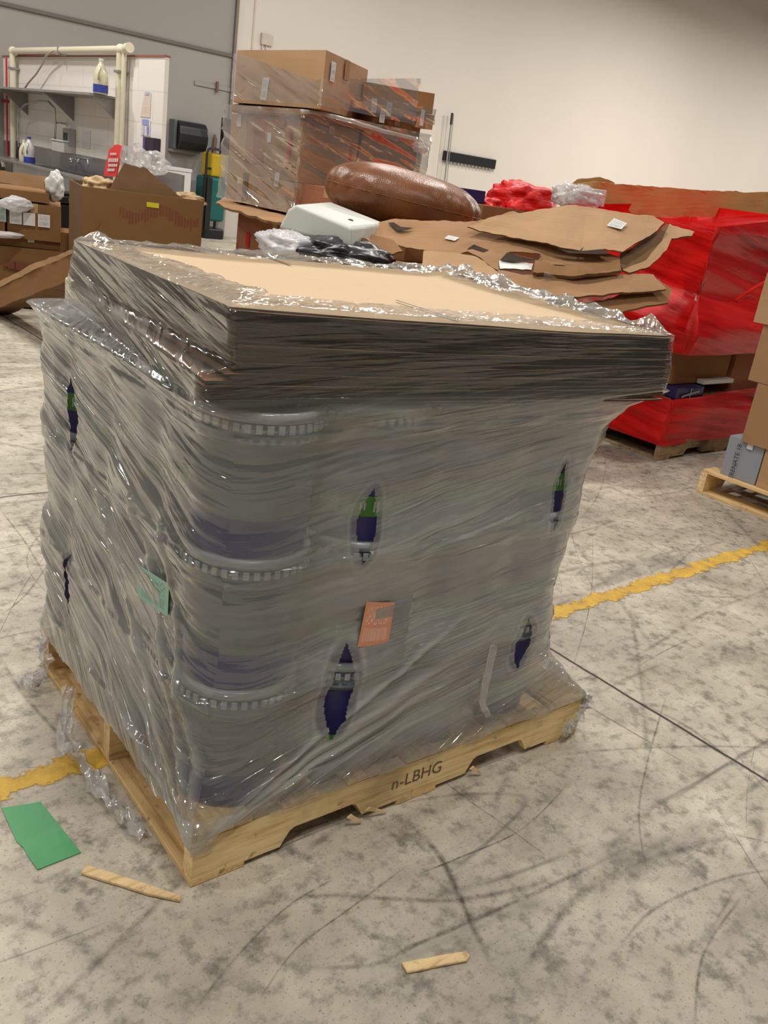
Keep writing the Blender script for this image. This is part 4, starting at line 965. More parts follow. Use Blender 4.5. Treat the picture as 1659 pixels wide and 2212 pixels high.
sheet('torn_cardboard', [(798, 505), (820, 478), (845, 473), (1030, 478), (1110, 455), (1180, 490), (1245, 520), (1340, 556), (1330, 578), (1220, 570), (1160, 566), (1168, 548), (1100, 543), (1076, 583), (1040, 560), (1010, 545), (968, 560), (915, 540), (860, 528)], XF(.0), .007, M['card'], 'largest torn brown carton spread over the heap, small white label on it', seed=9)
b_ = bpy.data.objects[-1] if False else None
sheet('torn_cardboard', [(1010, 490), (1060, 470), (1140, 456), (1225, 440), (1290, 446), (1370, 462), (1412, 466), (1436, 480), (1420, 498), (1380, 520), (1345, 545), (1305, 540), (1290, 546), (1245, 540), (1210, 536), (1150, 520), (1090, 505)], XF(-.07), .007, M['card_lt'], 'curved torn carton on the right of the heap with a white barcode label', seed=10)
sheet('torn_cardboard', [(1340, 548), (1378, 524), (1422, 500), (1440, 482), (1448, 486), (1432, 530), (1400, 565), (1352, 582), (1336, 580)], XF(.02), .012, M['card_in'], 'dark inner side of the curled carton at the right of the heap', seed=11)
sheet('torn_cardboard', [(1344, 582), (1396, 560), (1430, 520), (1447, 480), (1500, 500), (1494, 510), (1452, 512), (1440, 540), (1404, 572), (1360, 588)], XF(.0), .01, M['card_lt'], 'pale torn carton rim curling up at the right end of the heap', seed=12)
for cpx, w_, h_, lb in (((975, 516), .085, .05, ''), ((1331, 485), .13, .06, '')):
    pass
def heaplabel(pix, off, nm):
    f_ = XF(off); P3 = [f_(*p) for p in pix]; n = (P3[1]-P3[0]).cross(P3[3]-P3[0]).normalized()
    if n.dot(CAMP-P3[0]) < 0: n = -n
    tgt = [o for o in bpy.data.objects if o.get('label', '').startswith(nm)][0]
    v = [p+n*.006 for p in P3]+[p+n*.004 for p in P3]
    mesh('barcode_label', v, [(0, 1, 2, 3), (7, 6, 5, 4), (0, 4, 5, 1), (1, 5, 6, 2), (2, 6, 7, 3), (3, 7, 4, 0)], M['paperlabel'], tgt, uv=[(0, 0), (1, 0), (1, 1), (0, 1)]*2)
def tear(pix, off, nm):
    f_ = XF(off); P3 = [f_(*p) for p in pix]; tgt = [o for o in bpy.data.objects if o.get('label', '').startswith(nm)][0]; c_ = sum(P3, Vector())/len(P3); d_ = (CAMP-c_).normalized()*.012
    mesh('tear', [p+d_ for p in P3], [list(range(len(P3)))], M['dark_tear'], tgt)
M['dark_tear'] = simple('tear_hole_shade', s2l((52, 36, 22)), .9)  # dark colour painting the shade seen inside the torn holes
tear([(838, 481), (850, 480), (866, 490), (893, 492), (880, 497), (858, 498)], 0, 'largest torn')
tear([(1008, 540), (1014, 534), (1024, 528), (1044, 536), (1056, 540), (1044, 545), (1020, 536)], 0, 'largest torn')
tear([(1080, 562), (1096, 545), (1122, 554), (1150, 560), (1172, 552), (1160, 562), (1110, 566)], 0, 'largest torn')
tear([(1204, 537), (1222, 540), (1250, 543), (1262, 532), (1256, 542), (1300, 538), (1318, 548), (1290, 549), (1230, 547)], -.075, 'curved torn')
heaplabel([(960, 517), (982, 522), (992, 515), (968, 510)], -.012, 'largest torn')
heaplabel([(1310, 489), (1342, 497), (1354, 484), (1326, 473)], -.085, 'curved torn')
wrapshell('stretch_film', [(4.62, 4.3), (4.64, 3.55), (4.45, 3.2), (3.9, 3.25)], .82, 1.09, lambda t: .02*math.sin(t*3), M['filmclear'], 'cloudy film round the lower right side of the cardboard heap', amp=.04, closed=False, slope=.4, seed=12, fr=(8, 2))
# foam block, bubble film, cushion
fo = [AX(602, 494, 3.05), AX(640, 505, 3.05), AX(758, 537, 3.05), AX(757, 489, 3.05), AX(640, 441, 3.05), AX(622, 452, 3.05)]
q = MB(); bk = [AX(640, 470, 3.6), AX(690, 480, 3.6), AX(832, 520, 3.55), AX(832, 482, 3.55), AX(715, 436, 3.6), AX(700, 440, 3.6)]
q.add(fo+bk, [[5, 4, 3, 2, 1, 0], [6, 7, 8, 9, 10, 11]]+[(i, (i+1) % 6, 6+(i+1) % 6, 6+i) for i in range(6)])
fb = bevel(q.done('foam_block', M['foam'], label='white foam-wrapped block sloping in front of the leather cushion', cat='foam block', smooth=False), .02, 4)
kn = AP(757, 476, fo[3], (bk[3]-fo[3]).cross(bk[4]-fo[3]))
blob('plug', kn, (.012, .022, .008), M['dark'], None, None, parent=fb, amp=.05)
blob('bubble_film', AX(622, 532, 2.95), (.10, .27, .075), M['film_pink'], 'heap of shiny bubble film below the white foam block', 'plastic wrap', seed=3, amp=.35, fine=.12)
blob('black_bag', AX(745, 545, 3.12), (.22, .28, .07), M['black'], 'black plastic bag squeezed under the white foam block', 'plastic bag', seed=9, amp=.3)
cu = None
cc = AY(871, 430, 4.75)
V = []; F = []; nu, nv = 96, 48
tx = Vector((math.cos(math.radians(-40)), math.sin(math.radians(-40)), -.10)).normalized(); ty = Zv.cross(tx).normalized(); tz_ = tx.cross(ty)
for j in range(nv+1):
    ph = -math.pi/2+math.pi*j/nv
    for i in range(nu):
        th = 2*math.pi*i/nu
        e = Vector((math.cos(ph)*math.cos(th), math.cos(ph)*math.sin(th), math.sin(ph)))
        x, y, zz = math.copysign(abs(e.x)**.72, e.x)*.525, math.copysign(abs(e.y)**.72, e.y)*.43, math.copysign(abs(e.z)**.8, e.z)*.185
        rr_ = math.hypot(x/.555, y/.46)
        zz += .008*noise.noise(Vector((x*7, y*7, 1)))-.012*(1-abs(noise.noise(Vector((x*11+y*4, y*3, e.z)))))*sstep(.35, .95, rr_)*.6
        k_ = 1+.012*math.sin(th*26+3*noise.noise(e*4))*sstep(.6, 1, rr_)
        V.append(cc+tx*x*k_+ty*y*k_+tz_*zz)
for j in range(nv):
    for i in range(nu): q_ = (i+1) % nu; F.append((j*nu+i, j*nu+q_, (j+1)*nu+q_, (j+1)*nu+i))
ch = mesh('leather_cushion', V, F, M['leather'], None, 'plump brown leather cushion resting on the heap between foam block and cardboard', 'cushion', smooth=True)
sm = MB(); ring = [cc+tx*math.copysign(abs(math.cos(t))**.72, math.cos(t))*.526+ty*math.copysign(abs(math.sin(t))**.72, math.sin(t))*.431+tz_*.002 for t in [2*math.pi*i/90 for i in range(91)]]
sm.tube(ring, .003, 6).done('seam_piping', M['leather'], ch, smooth=True)
carton('carton', (3.75, 4.25, 0), (3.75, 5.0, 0), (4.55, 4.25, 0), .985, 1.14, M['card_dk'], 'low carton hidden under the leather cushion', seed=44)

# ------------------------------------------------------------------ red wrapped load
def redfilm():
    m, nt = newmat('red_stretch_film')
    v = coord(nt, scale=(1.6, 16, 1), src='UV'); a = nz(nt, v, 1, 5, .6); b = nz(nt, coord(nt, scale=(.6, 3, 1), src='UV', loc=(3, 1, 0)), 1, 3)
    k = mth(nt, 'ADD', mth(nt, 'MULTIPLY', a, .6), mth(nt, 'MULTIPLY', b, .5))
    c = ramp(nt, k, [(.35, s2l((150, 2, 6))), (.5, s2l((222, 8, 10))), (.75, s2l((240, 40, 34)))])
    bp_ = N(nt, 'ShaderNodeBump', Strength=.6, Distance=.015); L(nt, a, bp_.inputs['Height'])
    p = principled(nt, c, .28, 0); L(nt, bp_.outputs[0], p.inputs['Normal']); p.inputs['Specular IOR Level'].default_value = .5
    tp = nt.nodes.new('ShaderNodeBsdfTransparent'); tp.inputs[0].default_value = (.75, .06, .06, 1)
    mx = nt.nodes.new('ShaderNodeMixShader'); L(nt, ramp(nt, k, [(.34, .62), (.6, .97)]), mx.inputs[0]); L(nt, tp.outputs[0], mx.inputs[1]); L(nt, p.outputs[0], mx.inputs[2]); out(nt, mx.outputs[0]); return m
M['red'] = redfilm()
RX, RY = 4.98, 2.93
pallet('wooden_pallet', (RX, RY, 0), 0, 1.5, 1.15, .13, 'pale pallet under the red wrapped load on the right', mA=M['pallet_dk'], mB=M['pallet_dk'])
carton('carton', (RX+.05, RY+.05, 0), (RX+.05, RY+1.05, 0), (RX+1.4, RY+.05, 0), .131, .40, M['card_dk'], 'wide carton inside the lower red wrap', seed=51)
bb = carton('carton', (RX+.05, RY+.02, 0), (RX+.05, RY+.4, 0), (RX+.36, RY+.02, 0), .402, .47, M['blue'], 'flat navy blue box showing in the gap of the red wrap', seed=52, tape=False)
facelabel(bb, (RX+.2, RY+.012, .437), (1, 0, 0), Zv, .012, .06, M['galv'], 'pale_strip'); facelabel(bb, (RX+.2, RY+.011, .43), (1, 0, .15), Zv, .2, .015, M['galv'], 'pale_strip')
carton('carton', (RX+.08, RY+.10, 0), (RX+.08, RY+.9, 0), (RX+.75, RY+.10, 0), .475, .78, M['card_dk'], 'brown carton in the open gap between the two bands of red wrap', seed=53)
pk = carton('carton', (RX+.78, RY+.08, 0), (RX+.78, RY+.9, 0), (RX+1.4, RY+.08, 0), .402, .78, M['card_red'], 'filmed brown carton right of the gap in the red wrap', seed=54)
pbox('white_tray', (RX+.38, RY+.04, 0), (RX+.38, RY+.095, 0), (RX+.76, RY+.04, 0), .475, .505, M['white'], label='white strip at the foot of the brown carton in the red wrap gap', cat='tray')
carton('carton', (RX+.1, RY+.12, 0), (RX+.1, RY+1.05, 0), (RX+1.4, RY+.12, 0), .785, 1.40, M['card'], 'big carton inside the upper red wrap', seed=55)
path = [(RX+.0, RY+.0), (RX+1.5, RY+.0), (RX+1.5, RY+1.15), (RX+.0, RY+1.15)]
wrapshell('red_stretch_film', path, .10, .40, lambda t: .0+.035*math.sin(t*2.6)-.03*t, M['red'], 'bright red film wound low round the load on the right pallet', amp=.022, slope=-.1, seed=1, fr=(9, 1.6), tilt=lambda s: .06*min(1, s/1.4) if s < 1.6 else 0)
wrapshell('red_stretch_film', path, .69, 1.45, lambda t: .015+.055*math.exp(-((t-.2)/.13)**2)-.05*sstep(.3, .5, t)+.045*sstep(.75, .95, t), M['red'], 'dark red film wound round the upper half of the load on the right', amp=.03, slope=-.16, seed=2, fr=(7, 1.2), tilt=lambda s: .13*min(1, s/1.0) if s < 2.65 else .13*max(0, 1-(s-2.65)/1.5))
m = MB(); gx = 24; V = []; F = []
for j in range(13):
    for i in range(gx+1): x, y = RX+1.5*i/gx, RY+1.15*j/12; V.append((x, y, 1.425+.02*noise.noise(Vector((x*3, y*3, 0)))))
for j in range(12):
    for i in range(gx): a = j*(gx+1)+i; F.append((a, a+1, a+gx+2, a+gx+1))
mesh('red_film_cover', V, F, M['red'], None, 'red film sheet lying over the top of the right load', 'stretch film', uv=[(v[0], v[1]) for v in V], smooth=True)
rope([AX(1590, 650, 4.93), AX(1620, 630, 4.91), AX(1650, 612, 4.9), AX(1690, 590, 4.9)], .012, 'shiny red-lit film twist hanging on the red wrap', 3)
bpy.data.objects['film_rope.002'].data.materials[0] = M['red'] if 'film_rope.002' in bpy.data.objects else M['red']  # the twist takes the red film material
# brown carton tray on top of the red load
tr = thing('open_carton', (6.0, 3.9, 1.46), 'long open brown carton with a ragged rim on top of the red load', 'carton')
def YF(px, py): return AY(px, py, 4.15-(px-1310)*.0012)
sheet('front_wall', [(1235, 398), (1290, 392), (1330, 398), (1420, 404), (1500, 410), (1600, 415), (1720, 418), (1720, 470), (1500, 468), (1400, 470), (1300, 450)], YF, .012, M['card_y'], None, None, seed=20, parent=tr, edge=M['card_dk'])
sheet('side_wall', [(1232, 400), (1250, 388), (1300, 384), (1330, 396), (1300, 450), (1240, 440)], lambda a, b: AY(a, b, 4.25+(b-384)*.001), .012, M['card_y'], None, None, seed=21, parent=tr)
blob('grey_plastic_bag', AY(1245, 428, 4.1), (.20, .12, .075), M['filmcrumple'], 'crumpled clear-grey plastic bag beside the long open carton', 'plastic bag', seed=5, amp=.4, fine=.1)
pbox('white_board', AY(1275, 405, 4.12), AY(1275, 405, 4.12)+Vector((0, .2, 0)), AY(1308, 430, 4.05), AY(1290, 446, 4.1).z, AY(1280, 407, 4.1).z, M['foam'], label='white board corner in front of the long open carton', cat='panel')
blob('red_plastic_bag', AY(1132, 438, 4.9), (.24, .2, .13), M['red'], 'red plastic bag bulging behind the cardboard heap', 'plastic bag', seed=2, amp=.3, sq=.7)
blob('red_plastic_bag', AY(1062, 442, 4.95), (.12, .1, .05), M['red'], 'flat scrap of red film left of the bulging red bag', 'plastic bag', seed=7, amp=.3)
pallet('wooden_pallet', (4.85, 4.72, 0), 0, 1.3, 1.0, .135, 'pallet behind the cardboard heap', mA=M['pallet_dk'], mB=M['pallet_dk'])
carton('carton', (4.85, 4.72, 0), (4.85, 5.6, 0), (6.1, 4.72, 0), .136, .8, M['card_dk'], 'lower carton behind the cardboard heap', seed=61)
carton('carton', (4.85, 4.72, 0), (4.85, 5.6, 0), (6.1, 4.72, 0), .802, 1.36, M['card_dk'], 'upper carton behind the heap, under the red bag', seed=62)
bi = AY(1018, 418, 4.95)
pbox('blue_crate', (bi.x-.09, 4.95, 0), (bi.x-.14, 5.2, 0), (bi.x+.1, 4.9, 0), 1.365, AY(1015, 408, 4.95).z, M['blue'], label='corner of a navy blue crate behind the leather cushion', cat='crate')

# ------------------------------------------------------------------ right edge pallet with cartons
pallet('wooden_pallet', (4.66, 1.42, 0), 0, 1.2, 1.03, .14, 'pallet at the right edge of the photo under the grey carton', mA=M['pallet'], mB=M['pallet_y'])
gx0 = 4.71; ya, yb = AX(1552, 1030, gx0).y, AX(1622, 1070, gx0).y
gz = AX(1565, 936, gx0).z
gb = carton('carton', (gx0, yb, 0), (gx0, ya, 0), (gx0+.5, yb, 0), .142, gz, M['greybox'], 'blue-grey carton with dark vertical lettering on the right pallet', seed=71, tape=False)
yt, zt_ = AX(1590, 1000, gx0).y, AX(1590, 1000, gx0).z
txtmesh('lettering', 'SERENATE 18', M['dark'], (gx0-.012, yt, zt_), (0, 0, 1), (0, 1, 0), .038, gb)
facelabel(gb, AX(1622, 960, gx0-.008), (0, -1, 0), Zv, .035, .06, M['white'], 'white_label')
oz = AX(1640, 965, gx0).z
carton('carton', (gx0-.01, 1.45, 0), (gx0-.01, yb-.012, 0), (gx0+.6, 1.45, 0), .142, oz, M['card_lt'], 'orange-brown carton beside the grey one on the right pallet', seed=72)
oz2 = AX(1645, 828, gx0).z
carton('carton', (gx0-.02, 1.45, 0), (gx0-.02, AX(1620, 900, gx0).y, 0), (gx0+.6, 1.45, 0), oz+.003, oz2, M['card'], 'second carton up in the stack at the right photo edge', seed=73)
oz3 = AX(1650, 700, gx0).z; oz4 = AX(1655, 640, gx0).z
carton('carton', (gx0-.02, 1.45, 0), (gx0-.02, AX(1628, 790, gx0).y, 0), (gx0+.6, 1.45, 0), oz2+.003, oz3-.0, M['card'], 'third carton in the stack at the right photo edge', seed=74)
carton('carton', (gx0-.03, 1.45, 0), (gx0-.03, AX(1632, 700, gx0).y, 0), (gx0+.6, 1.45, 0), oz3+.003, oz4+.12, M['card_lt'], 'topmost carton of the stack at the right photo edge', seed=75)

# ------------------------------------------------------------------ left pile
PF0 = Vector((2.95, 7.55, 0)); PFN = Vector((.35, .937, 0)).normalized(); PFD = Vector((PFN.y, -PFN.x, 0))
def pf_(px, py, off=0.): return AP(px, py, PF0+PFN*off, PFN)
def lc(tl, br, off, depth, mat, label, seed, bottom, **kw):
    A, B = pf_(*tl, off), pf_(*br, off); z1 = pf_((tl[0]+br[0])/2, tl[1]+(br[0]-tl[0])*.075, off).z
    A.z = B.z = 0
    r_ = carton('carton', B, A, B+PFN*depth, bottom, z1, mat, label, seed=seed, **kw); return r_, z1
def flab(root, px, py, off, w_, h_, mat, name='shipping_label', **kw): return facelabel(root, pf_(px, py, off-.014), PFD, Zv, w_, h_, mat, name, **kw)
_c = pf_(-150, 600)
pallet('wooden_pallet', Vector((_c.x, _c.y, 0)), math.atan2(PFD.y, PFD.x), 1.25, .9, .136, 'dark pallet under the left pile of cartons', mA=M['pallet_dk'], mB=M['pallet_dk'])
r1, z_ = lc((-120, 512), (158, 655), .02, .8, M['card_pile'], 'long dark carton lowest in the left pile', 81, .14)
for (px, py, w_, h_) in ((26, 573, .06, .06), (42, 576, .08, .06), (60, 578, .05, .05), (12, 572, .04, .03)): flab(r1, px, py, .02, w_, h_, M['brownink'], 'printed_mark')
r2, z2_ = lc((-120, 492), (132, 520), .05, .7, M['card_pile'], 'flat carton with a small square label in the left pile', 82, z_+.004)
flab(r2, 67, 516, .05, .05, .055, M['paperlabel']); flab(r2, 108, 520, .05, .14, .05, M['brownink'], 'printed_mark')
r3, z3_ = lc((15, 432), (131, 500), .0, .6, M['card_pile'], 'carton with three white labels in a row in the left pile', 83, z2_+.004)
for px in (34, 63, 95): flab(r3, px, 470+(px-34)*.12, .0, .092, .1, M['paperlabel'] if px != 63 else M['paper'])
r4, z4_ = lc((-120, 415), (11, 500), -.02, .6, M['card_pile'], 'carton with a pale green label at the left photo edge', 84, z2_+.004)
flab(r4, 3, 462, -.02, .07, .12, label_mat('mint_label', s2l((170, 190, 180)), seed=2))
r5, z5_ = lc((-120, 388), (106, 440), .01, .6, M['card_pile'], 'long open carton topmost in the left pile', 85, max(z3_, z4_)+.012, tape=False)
ofl = thing('open_flap', pf_(20, 390, .1), 'pale raised flap along the top carton of the left pile', 'cardboard piece')
sheet('flap', [(-60, 362), (0, 368), (104, 382), (112, 402), (104, 410), (0, 394), (-60, 386)], lambda a, b: pf_(a, b, .12), .01, M['card_lt'], None, None, seed=22, parent=ofl)
blob('white_plastic_bag', pf_(118, 402, .1), (.07, .07, .11), M['white'], 'pale plastic bag hanging off the right end of the top carton', 'plastic bag', seed=11, amp=.3)
blob('white_plastic_bag', pf_(36, 441, -.06), (.12, .05, .055), M['film_pink'], 'crumpled white bag with red print wedged above the three labels', 'plastic bag', seed=12, amp=.3)
blob('white_plastic_tube', pf_(8, 507, -.06), (.16, .04, .028), M['white'], 'white plastic sachet lying at the left photo edge', 'plastic packet', seed=13, amp=.15)
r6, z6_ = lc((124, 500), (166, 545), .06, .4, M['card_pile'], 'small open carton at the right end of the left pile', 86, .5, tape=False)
_a, _b = pf_(130, 560, .1), pf_(162, 560, .1)
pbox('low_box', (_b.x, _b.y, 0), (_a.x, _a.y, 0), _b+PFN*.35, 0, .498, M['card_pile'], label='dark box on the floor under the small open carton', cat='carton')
# leaning long board
lbm = thing('leaning_carton', AX(70, 650, 2.25), 'long flat carton leaning up towards the wrapped load from the left edge', 'carton')
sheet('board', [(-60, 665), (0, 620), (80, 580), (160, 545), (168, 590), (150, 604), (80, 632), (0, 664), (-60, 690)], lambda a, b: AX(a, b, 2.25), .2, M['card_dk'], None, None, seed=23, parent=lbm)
sheet('top_edge', [(-60, 650), (0, 606), (80, 566), (158, 538), (162, 546), (80, 580), (0, 620), (-60, 665)], lambda a, b: AX(a, b, 2.24), .01, M['card_lt'], None, None, seed=24, parent=lbm)
tj = AX(146, 628, 2.2)
q = MB().box(tj+Vector((0, -.06, -.12)), (.14, 0, 0), (0, .12, 0), (0, 0, .2)); bevel(q.done('cream_caster_block', M['pvc'], label='cream plastic caster bracket low on the floor left of the wrapped load', cat='caster'), .02, 3)
# black bin
BF = Vector((PF0+PFN*.9)); _l, _r2 = AP(106, 440, BF, PFN), AP(184, 440, BF, PFN); bz = AP(145, 424, BF, PFN).z; hw = (_r2-_l).length/2; _m = (_l+_r2)/2+PFN*hw; bx = _m.x-hw; cy = _m.y; by0, by1 = cy-hw, cy+hw
bn = thing('trash_bin', (bx+hw, cy, 0), 'large black trash bin standing between the left pile and the open carton', 'bin')
q = MB(); v = []
for zz, ww in ((0, hw*.8), (bz*.93, hw*.96)):
    for sx, sy in ((-1, -1), (1, -1), (1, 1), (-1, 1)): v.append((bx+hw+sx*ww, cy+sy*ww, zz))
q.add(v, [(3, 2, 1, 0), (4, 5, 6, 7), (0, 1, 5, 4), (1, 2, 6, 5), (2, 3, 7, 6), (3, 0, 4, 7)]); bevel(q.done('body', M['black'], bn), .03, 3)
bevel(MB().abox(bx-.01, bx+2*hw+.01, by0-.01, by1+.01, bz*.93, bz).done('rim', M['black'], bn), .015, 3)
bevel(MB().abox(bx+.03, bx+2*hw-.03, by0+.03, by1-.03, bz, bz+.03).done('lid', M['black'], bn), .012, 3)
facelabel(bn, (bx+hw, by0-.012, bz*.965), (1, 0, 0), Zv, .1, .03, M['galv'], 'logo_plate')
# big open carton
zO = 1.09
A_, B_ = AZ(178, 402, zO), AZ(440, 434, zO); A_.z = B_.z = 0
d_ = (B_-A_).normalized(); nb = Vector((-d_.y, d_.x, 0)); W_ = (B_-A_).length; D_ = .8
oc = thing('open_carton', A_+d_*W_/2+nb*D_/2, 'big open brown carton with red-brown print and a yellow sticker', 'carton')
def wallp(o, ex, ln, z0, z1, mat, nm): 
    n_ = Vector((-ex.y, ex.x, 0)); bevel(MB().box(o+Zv*z0, ex*ln, n_*.012, Zv*(z1-z0)).done(nm, mat, oc), .002, 1)
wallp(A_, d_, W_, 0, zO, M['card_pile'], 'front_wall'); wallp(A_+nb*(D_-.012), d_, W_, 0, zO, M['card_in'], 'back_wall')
wallp(A_+d_*.012+nb*.012, nb, D_-.024, 0, zO, M['card_in'], 'side_wall'); wallp(B_+nb*.012, nb, D_-.024, 0, zO, M['card_in'], 'side_wall')
fn = lambda off: (lambda px, py: AP(px, py, A_-nb*off, nb))
ys = fn(.002)(330, 443); facelabel(oc, ys, d_-Zv*.02, Zv, .09, .035, M['yelsticker'], 'yellow_sticker', label='yellow sticker')
q = MB(); rn = random.Random(4)
f_ = fn(.001)
for i in range(26):
    px = 258+i*6.6; py = 452+12*math.sin(i*.35)+i*.75; h_ = rn.uniform(9, 20); w_ = rn.uniform(3.2, 5.2)
    q.add([f_(px, py+h_), f_(px+w_, py+h_+1), f_(px+w_+1, py-h_*.5), f_(px+1, py-h_*.5)], [(0, 1, 2, 3)])
q.done('printed_lettering', M['brownink'], oc); 
q = MB(); q.add([f_(204, 500), f_(209, 492), f_(220, 478), f_(214, 492)], [(0, 1, 2, 3)]); q.done('printed_mark', M['brownink'], oc)
fl = lambda px, py: AP(px, py, A_+nb*(.02+(434-py)*.001), nb)
sheet('flap', [(234, 412), (268, 352), (303, 363), (310, 360), (350, 392), (396, 430), (330, 424)], fl, .008, M['card_in'], None, None, seed=26, parent=oc)
blob('crumpled_paper', fn(-.25)(215, 405), (.12, .12, .07), simple('kraft_paper', s2l((190, 160, 120)), .8), 'crumpled kraft paper in the open carton, left of its flap', 'paper', seed=6, amp=.4)
blob('crumpled_paper', fn(-.25)(408, 432), (.12, .1, .05), bpy.data.materials['kraft_paper'], 'crumpled kraft paper in the open carton, right of its flap', 'paper', seed=16, amp=.4)

# ------------------------------------------------------------------ sink wall
def onp(px, py, off=0.): return AX(px, py, US-off)
py0, py1, pz = onp(40, 110).y, onp(275, 113).y, onp(190, 111).z
pf = thing('pipe_frame', (US-.06, (py0+py1)/2, 0), 'cream plastic pipes framing the sink wall', 'pipe')
for y in (py0, py1): MB().cyl((US-.083, y, .953), (US-.083, y, pz), .045, n=20).done('upright_pipe', M['pvc'], pf, smooth=False)
MB().cyl((US-.08, py0, pz), (US-.08, py1-.16, pz), .042, n=20).done('cross_pipe', M['pvc'], pf)
MB().cyl((US-.08, py1-.1, .953), (US-.08, py1-.1, pz+.0), .028, n=16).done('thin_pipe', M['pvc'], pf)
for y in (py0, py1): blob('elbow', (US-.08, y, pz), (.06, .062, .06), M['pvc'], None, None, parent=pf, amp=0)
MB().cyl((US-.08, py1-.15, pz+.01), (US-.08, py1-.24, pz+.02), .055, n=20).done('end_cap', M['pvc'], pf)
for y, zz in ((py0, onp(40, 150).z), (py1, onp(275, 158).z)): MB().abox(US-.135, US, y-.06, y+.06, zz-.012, zz+.012).done('pipe_clamp', M['galv'], pf)
MB().abox(US-.13, US, onp(145, 108).y-.012, onp(145, 108).y+.012, pz-.06, pz+.06).done('pipe_clamp', M['galv'], pf)
ry = onp(22, 200).y; rz_ = onp(0, 218).z
rp = thing('red_pipe', (US-.03, ry, 0), 'thin red pipe at the left end of the sink wall', 'pipe')
MB().cyl((US-.05, ry, .96), (US-.05, ry, ptop-.02), .014).done('riser', M['redpaint'], rp)
MB().cyl((US-.03, ry, rz_), (US-.03, WV-.01, rz_), .014).done('branch', M['redpaint'], rp)
MB().cyl((US-.02, py0-.05, ptop+.03), (US-.02, py0-1.5, ptop+.035), .012).done('top_run', simple('rusty_pipe', s2l((150, 80, 70)), .6), rp)
by_ = onp(3, 100).y
bpz = MB().cyl((US-.02, by_, 1.2), (US-.02, by_, 4.2), .022); bpz.done('violet_conduit', M['blue'], label='thin violet conduit at the left photo edge by the sink', cat='pipe')
hs = [onp(50, 196, .1), onp(62, 178, .12), onp(78, 160, .1), onp(92, 138, .1), onp(98, 122, .12), onp(112, 111, .12), onp(128, 107, .1)]
MB().tube(hs, .012).done('water_hose', simple('tan_hose', s2l((186, 160, 140)), .5), label='thin tan hose looping from the top pipe to the shelf', cat='hose', smooth=True)
# shelf with brackets
sy0, sy1, sz = onp(268, 208).y, WV-.02, 1.885
sh = thing('wall_shelf', (US-.15, (sy0+sy1)/2, sz), 'grey steel shelf on three triangular brackets above the sink', 'shelf')
SD = .42
bevel(MB().abox(US-SD, US-.001, sy0, sy1, sz-.03, sz).done('shelf_board', M['galv'], sh), .003, 1)
for px in (60, 160, 266):
    y = onp(px, 212).y; q = MB().poly([(US-.002, y, sz-.03), (US-SD+.03, y, sz-.03), (US-.002, y, sz-.32)], (0, 1, 0), .012); q.done('bracket', M['galv'], sh)
def jug(c, s, label, lb=True, capm='white', body='jug', band='bluelab'):
    c = Vector(c); t = thing('plastic_jug', c, label, 'jug')
    MB().lathe(c, [(0, 0), (.068*s, 0), (.072*s, .01*s), (.072*s, .16*s), (.066*s, .2*s), (.03*s, .27*s), (.022*s, .28*s), (.022*s, .3*s), (0, .3*s)], 28).done('body', M[body], t, smooth=True)
    if lb: MB().lathe(c, [(.0735*s, .012*s), (.0735*s, .085*s)], 28).done('label_band', M[band], t, smooth=True)
    MB().cyl(c+Zv*.298*s, c+Zv*.325*s, .024*s, n=16).done('cap', M[capm], t)
    MB().tube([c+Vector((-.03*s, -.04*s, .25*s)), c+Vector((-.05*s, -.075*s, .23*s)), c+Vector((-.055*s, -.085*s, .18*s)), c+Vector((-.05*s, -.066*s, .13*s))], .011*s).done('handle', M[body], t, smooth=True)
    return t
jc = AZ(217, 210, sz+.001); jug((US-.3, onp(217, 208, .3).y, sz+.001), 1.15, 'yellowish plastic jug with blue label standing on the shelf')
# sink counter
CX = 4.33; CZ = .95; cy0, cy1 = onp(275, 385, US-CX).y-.2, WV-.05
sk = thing('sink_counter', ((CX+US)/2, (cy0+cy1)/2, 0), 'stainless steel sink counter with backsplash along the white wall', 'sink')
yS0, yS1 = AX(262, 330, 4.6).y-.1, AX(70, 330, 4.6).y
bevel(MB().abox(CX, US-.02, yS1, cy1, CZ-.03, CZ).done('drainboard', M['steel'], sk), .004, 1)
bevel(MB().abox(CX, US-.02, cy0, yS0, CZ-.03, CZ).done('drainboard', M['steel'], sk), .004, 1)
MB().cyl((CX, cy0, CZ+.0), (CX, cy1, CZ+.0), .022, n=14).done('rolled_edge', M['steel'], sk)
q = MB(); q.abox(CX, CX+.03, yS0, yS1, CZ-.35, CZ).abox(US-.06, US-.02, yS0, yS1, CZ-.35, CZ).abox(CX, US-.02, yS0, yS0+.02, CZ-.35, CZ).abox(CX, US-.02, yS1-.02, yS1, CZ-.35, CZ).abox(CX, US-.02, yS0, yS1, CZ-.37, CZ-.35)
q.done('basin', M['steel'], sk)
bevel(MB().abox(US-.035, US-.002, cy0, cy1, CZ-.02, 1.17).done('backsplash', M['steel'], sk), .004, 1)
for y in (cy0+.1, (yS0+yS1)/2, cy1-.3): MB().cyl((CX+.08, y, 0), (CX+.08, y, CZ-.03), .02).done('leg', M['galv'], sk)
bevel(MB().abox(CX+.02, CX+.05, cy0, cy1, .3, CZ-.36).done('lower_panel', M['galv'], sk), .004, 1)
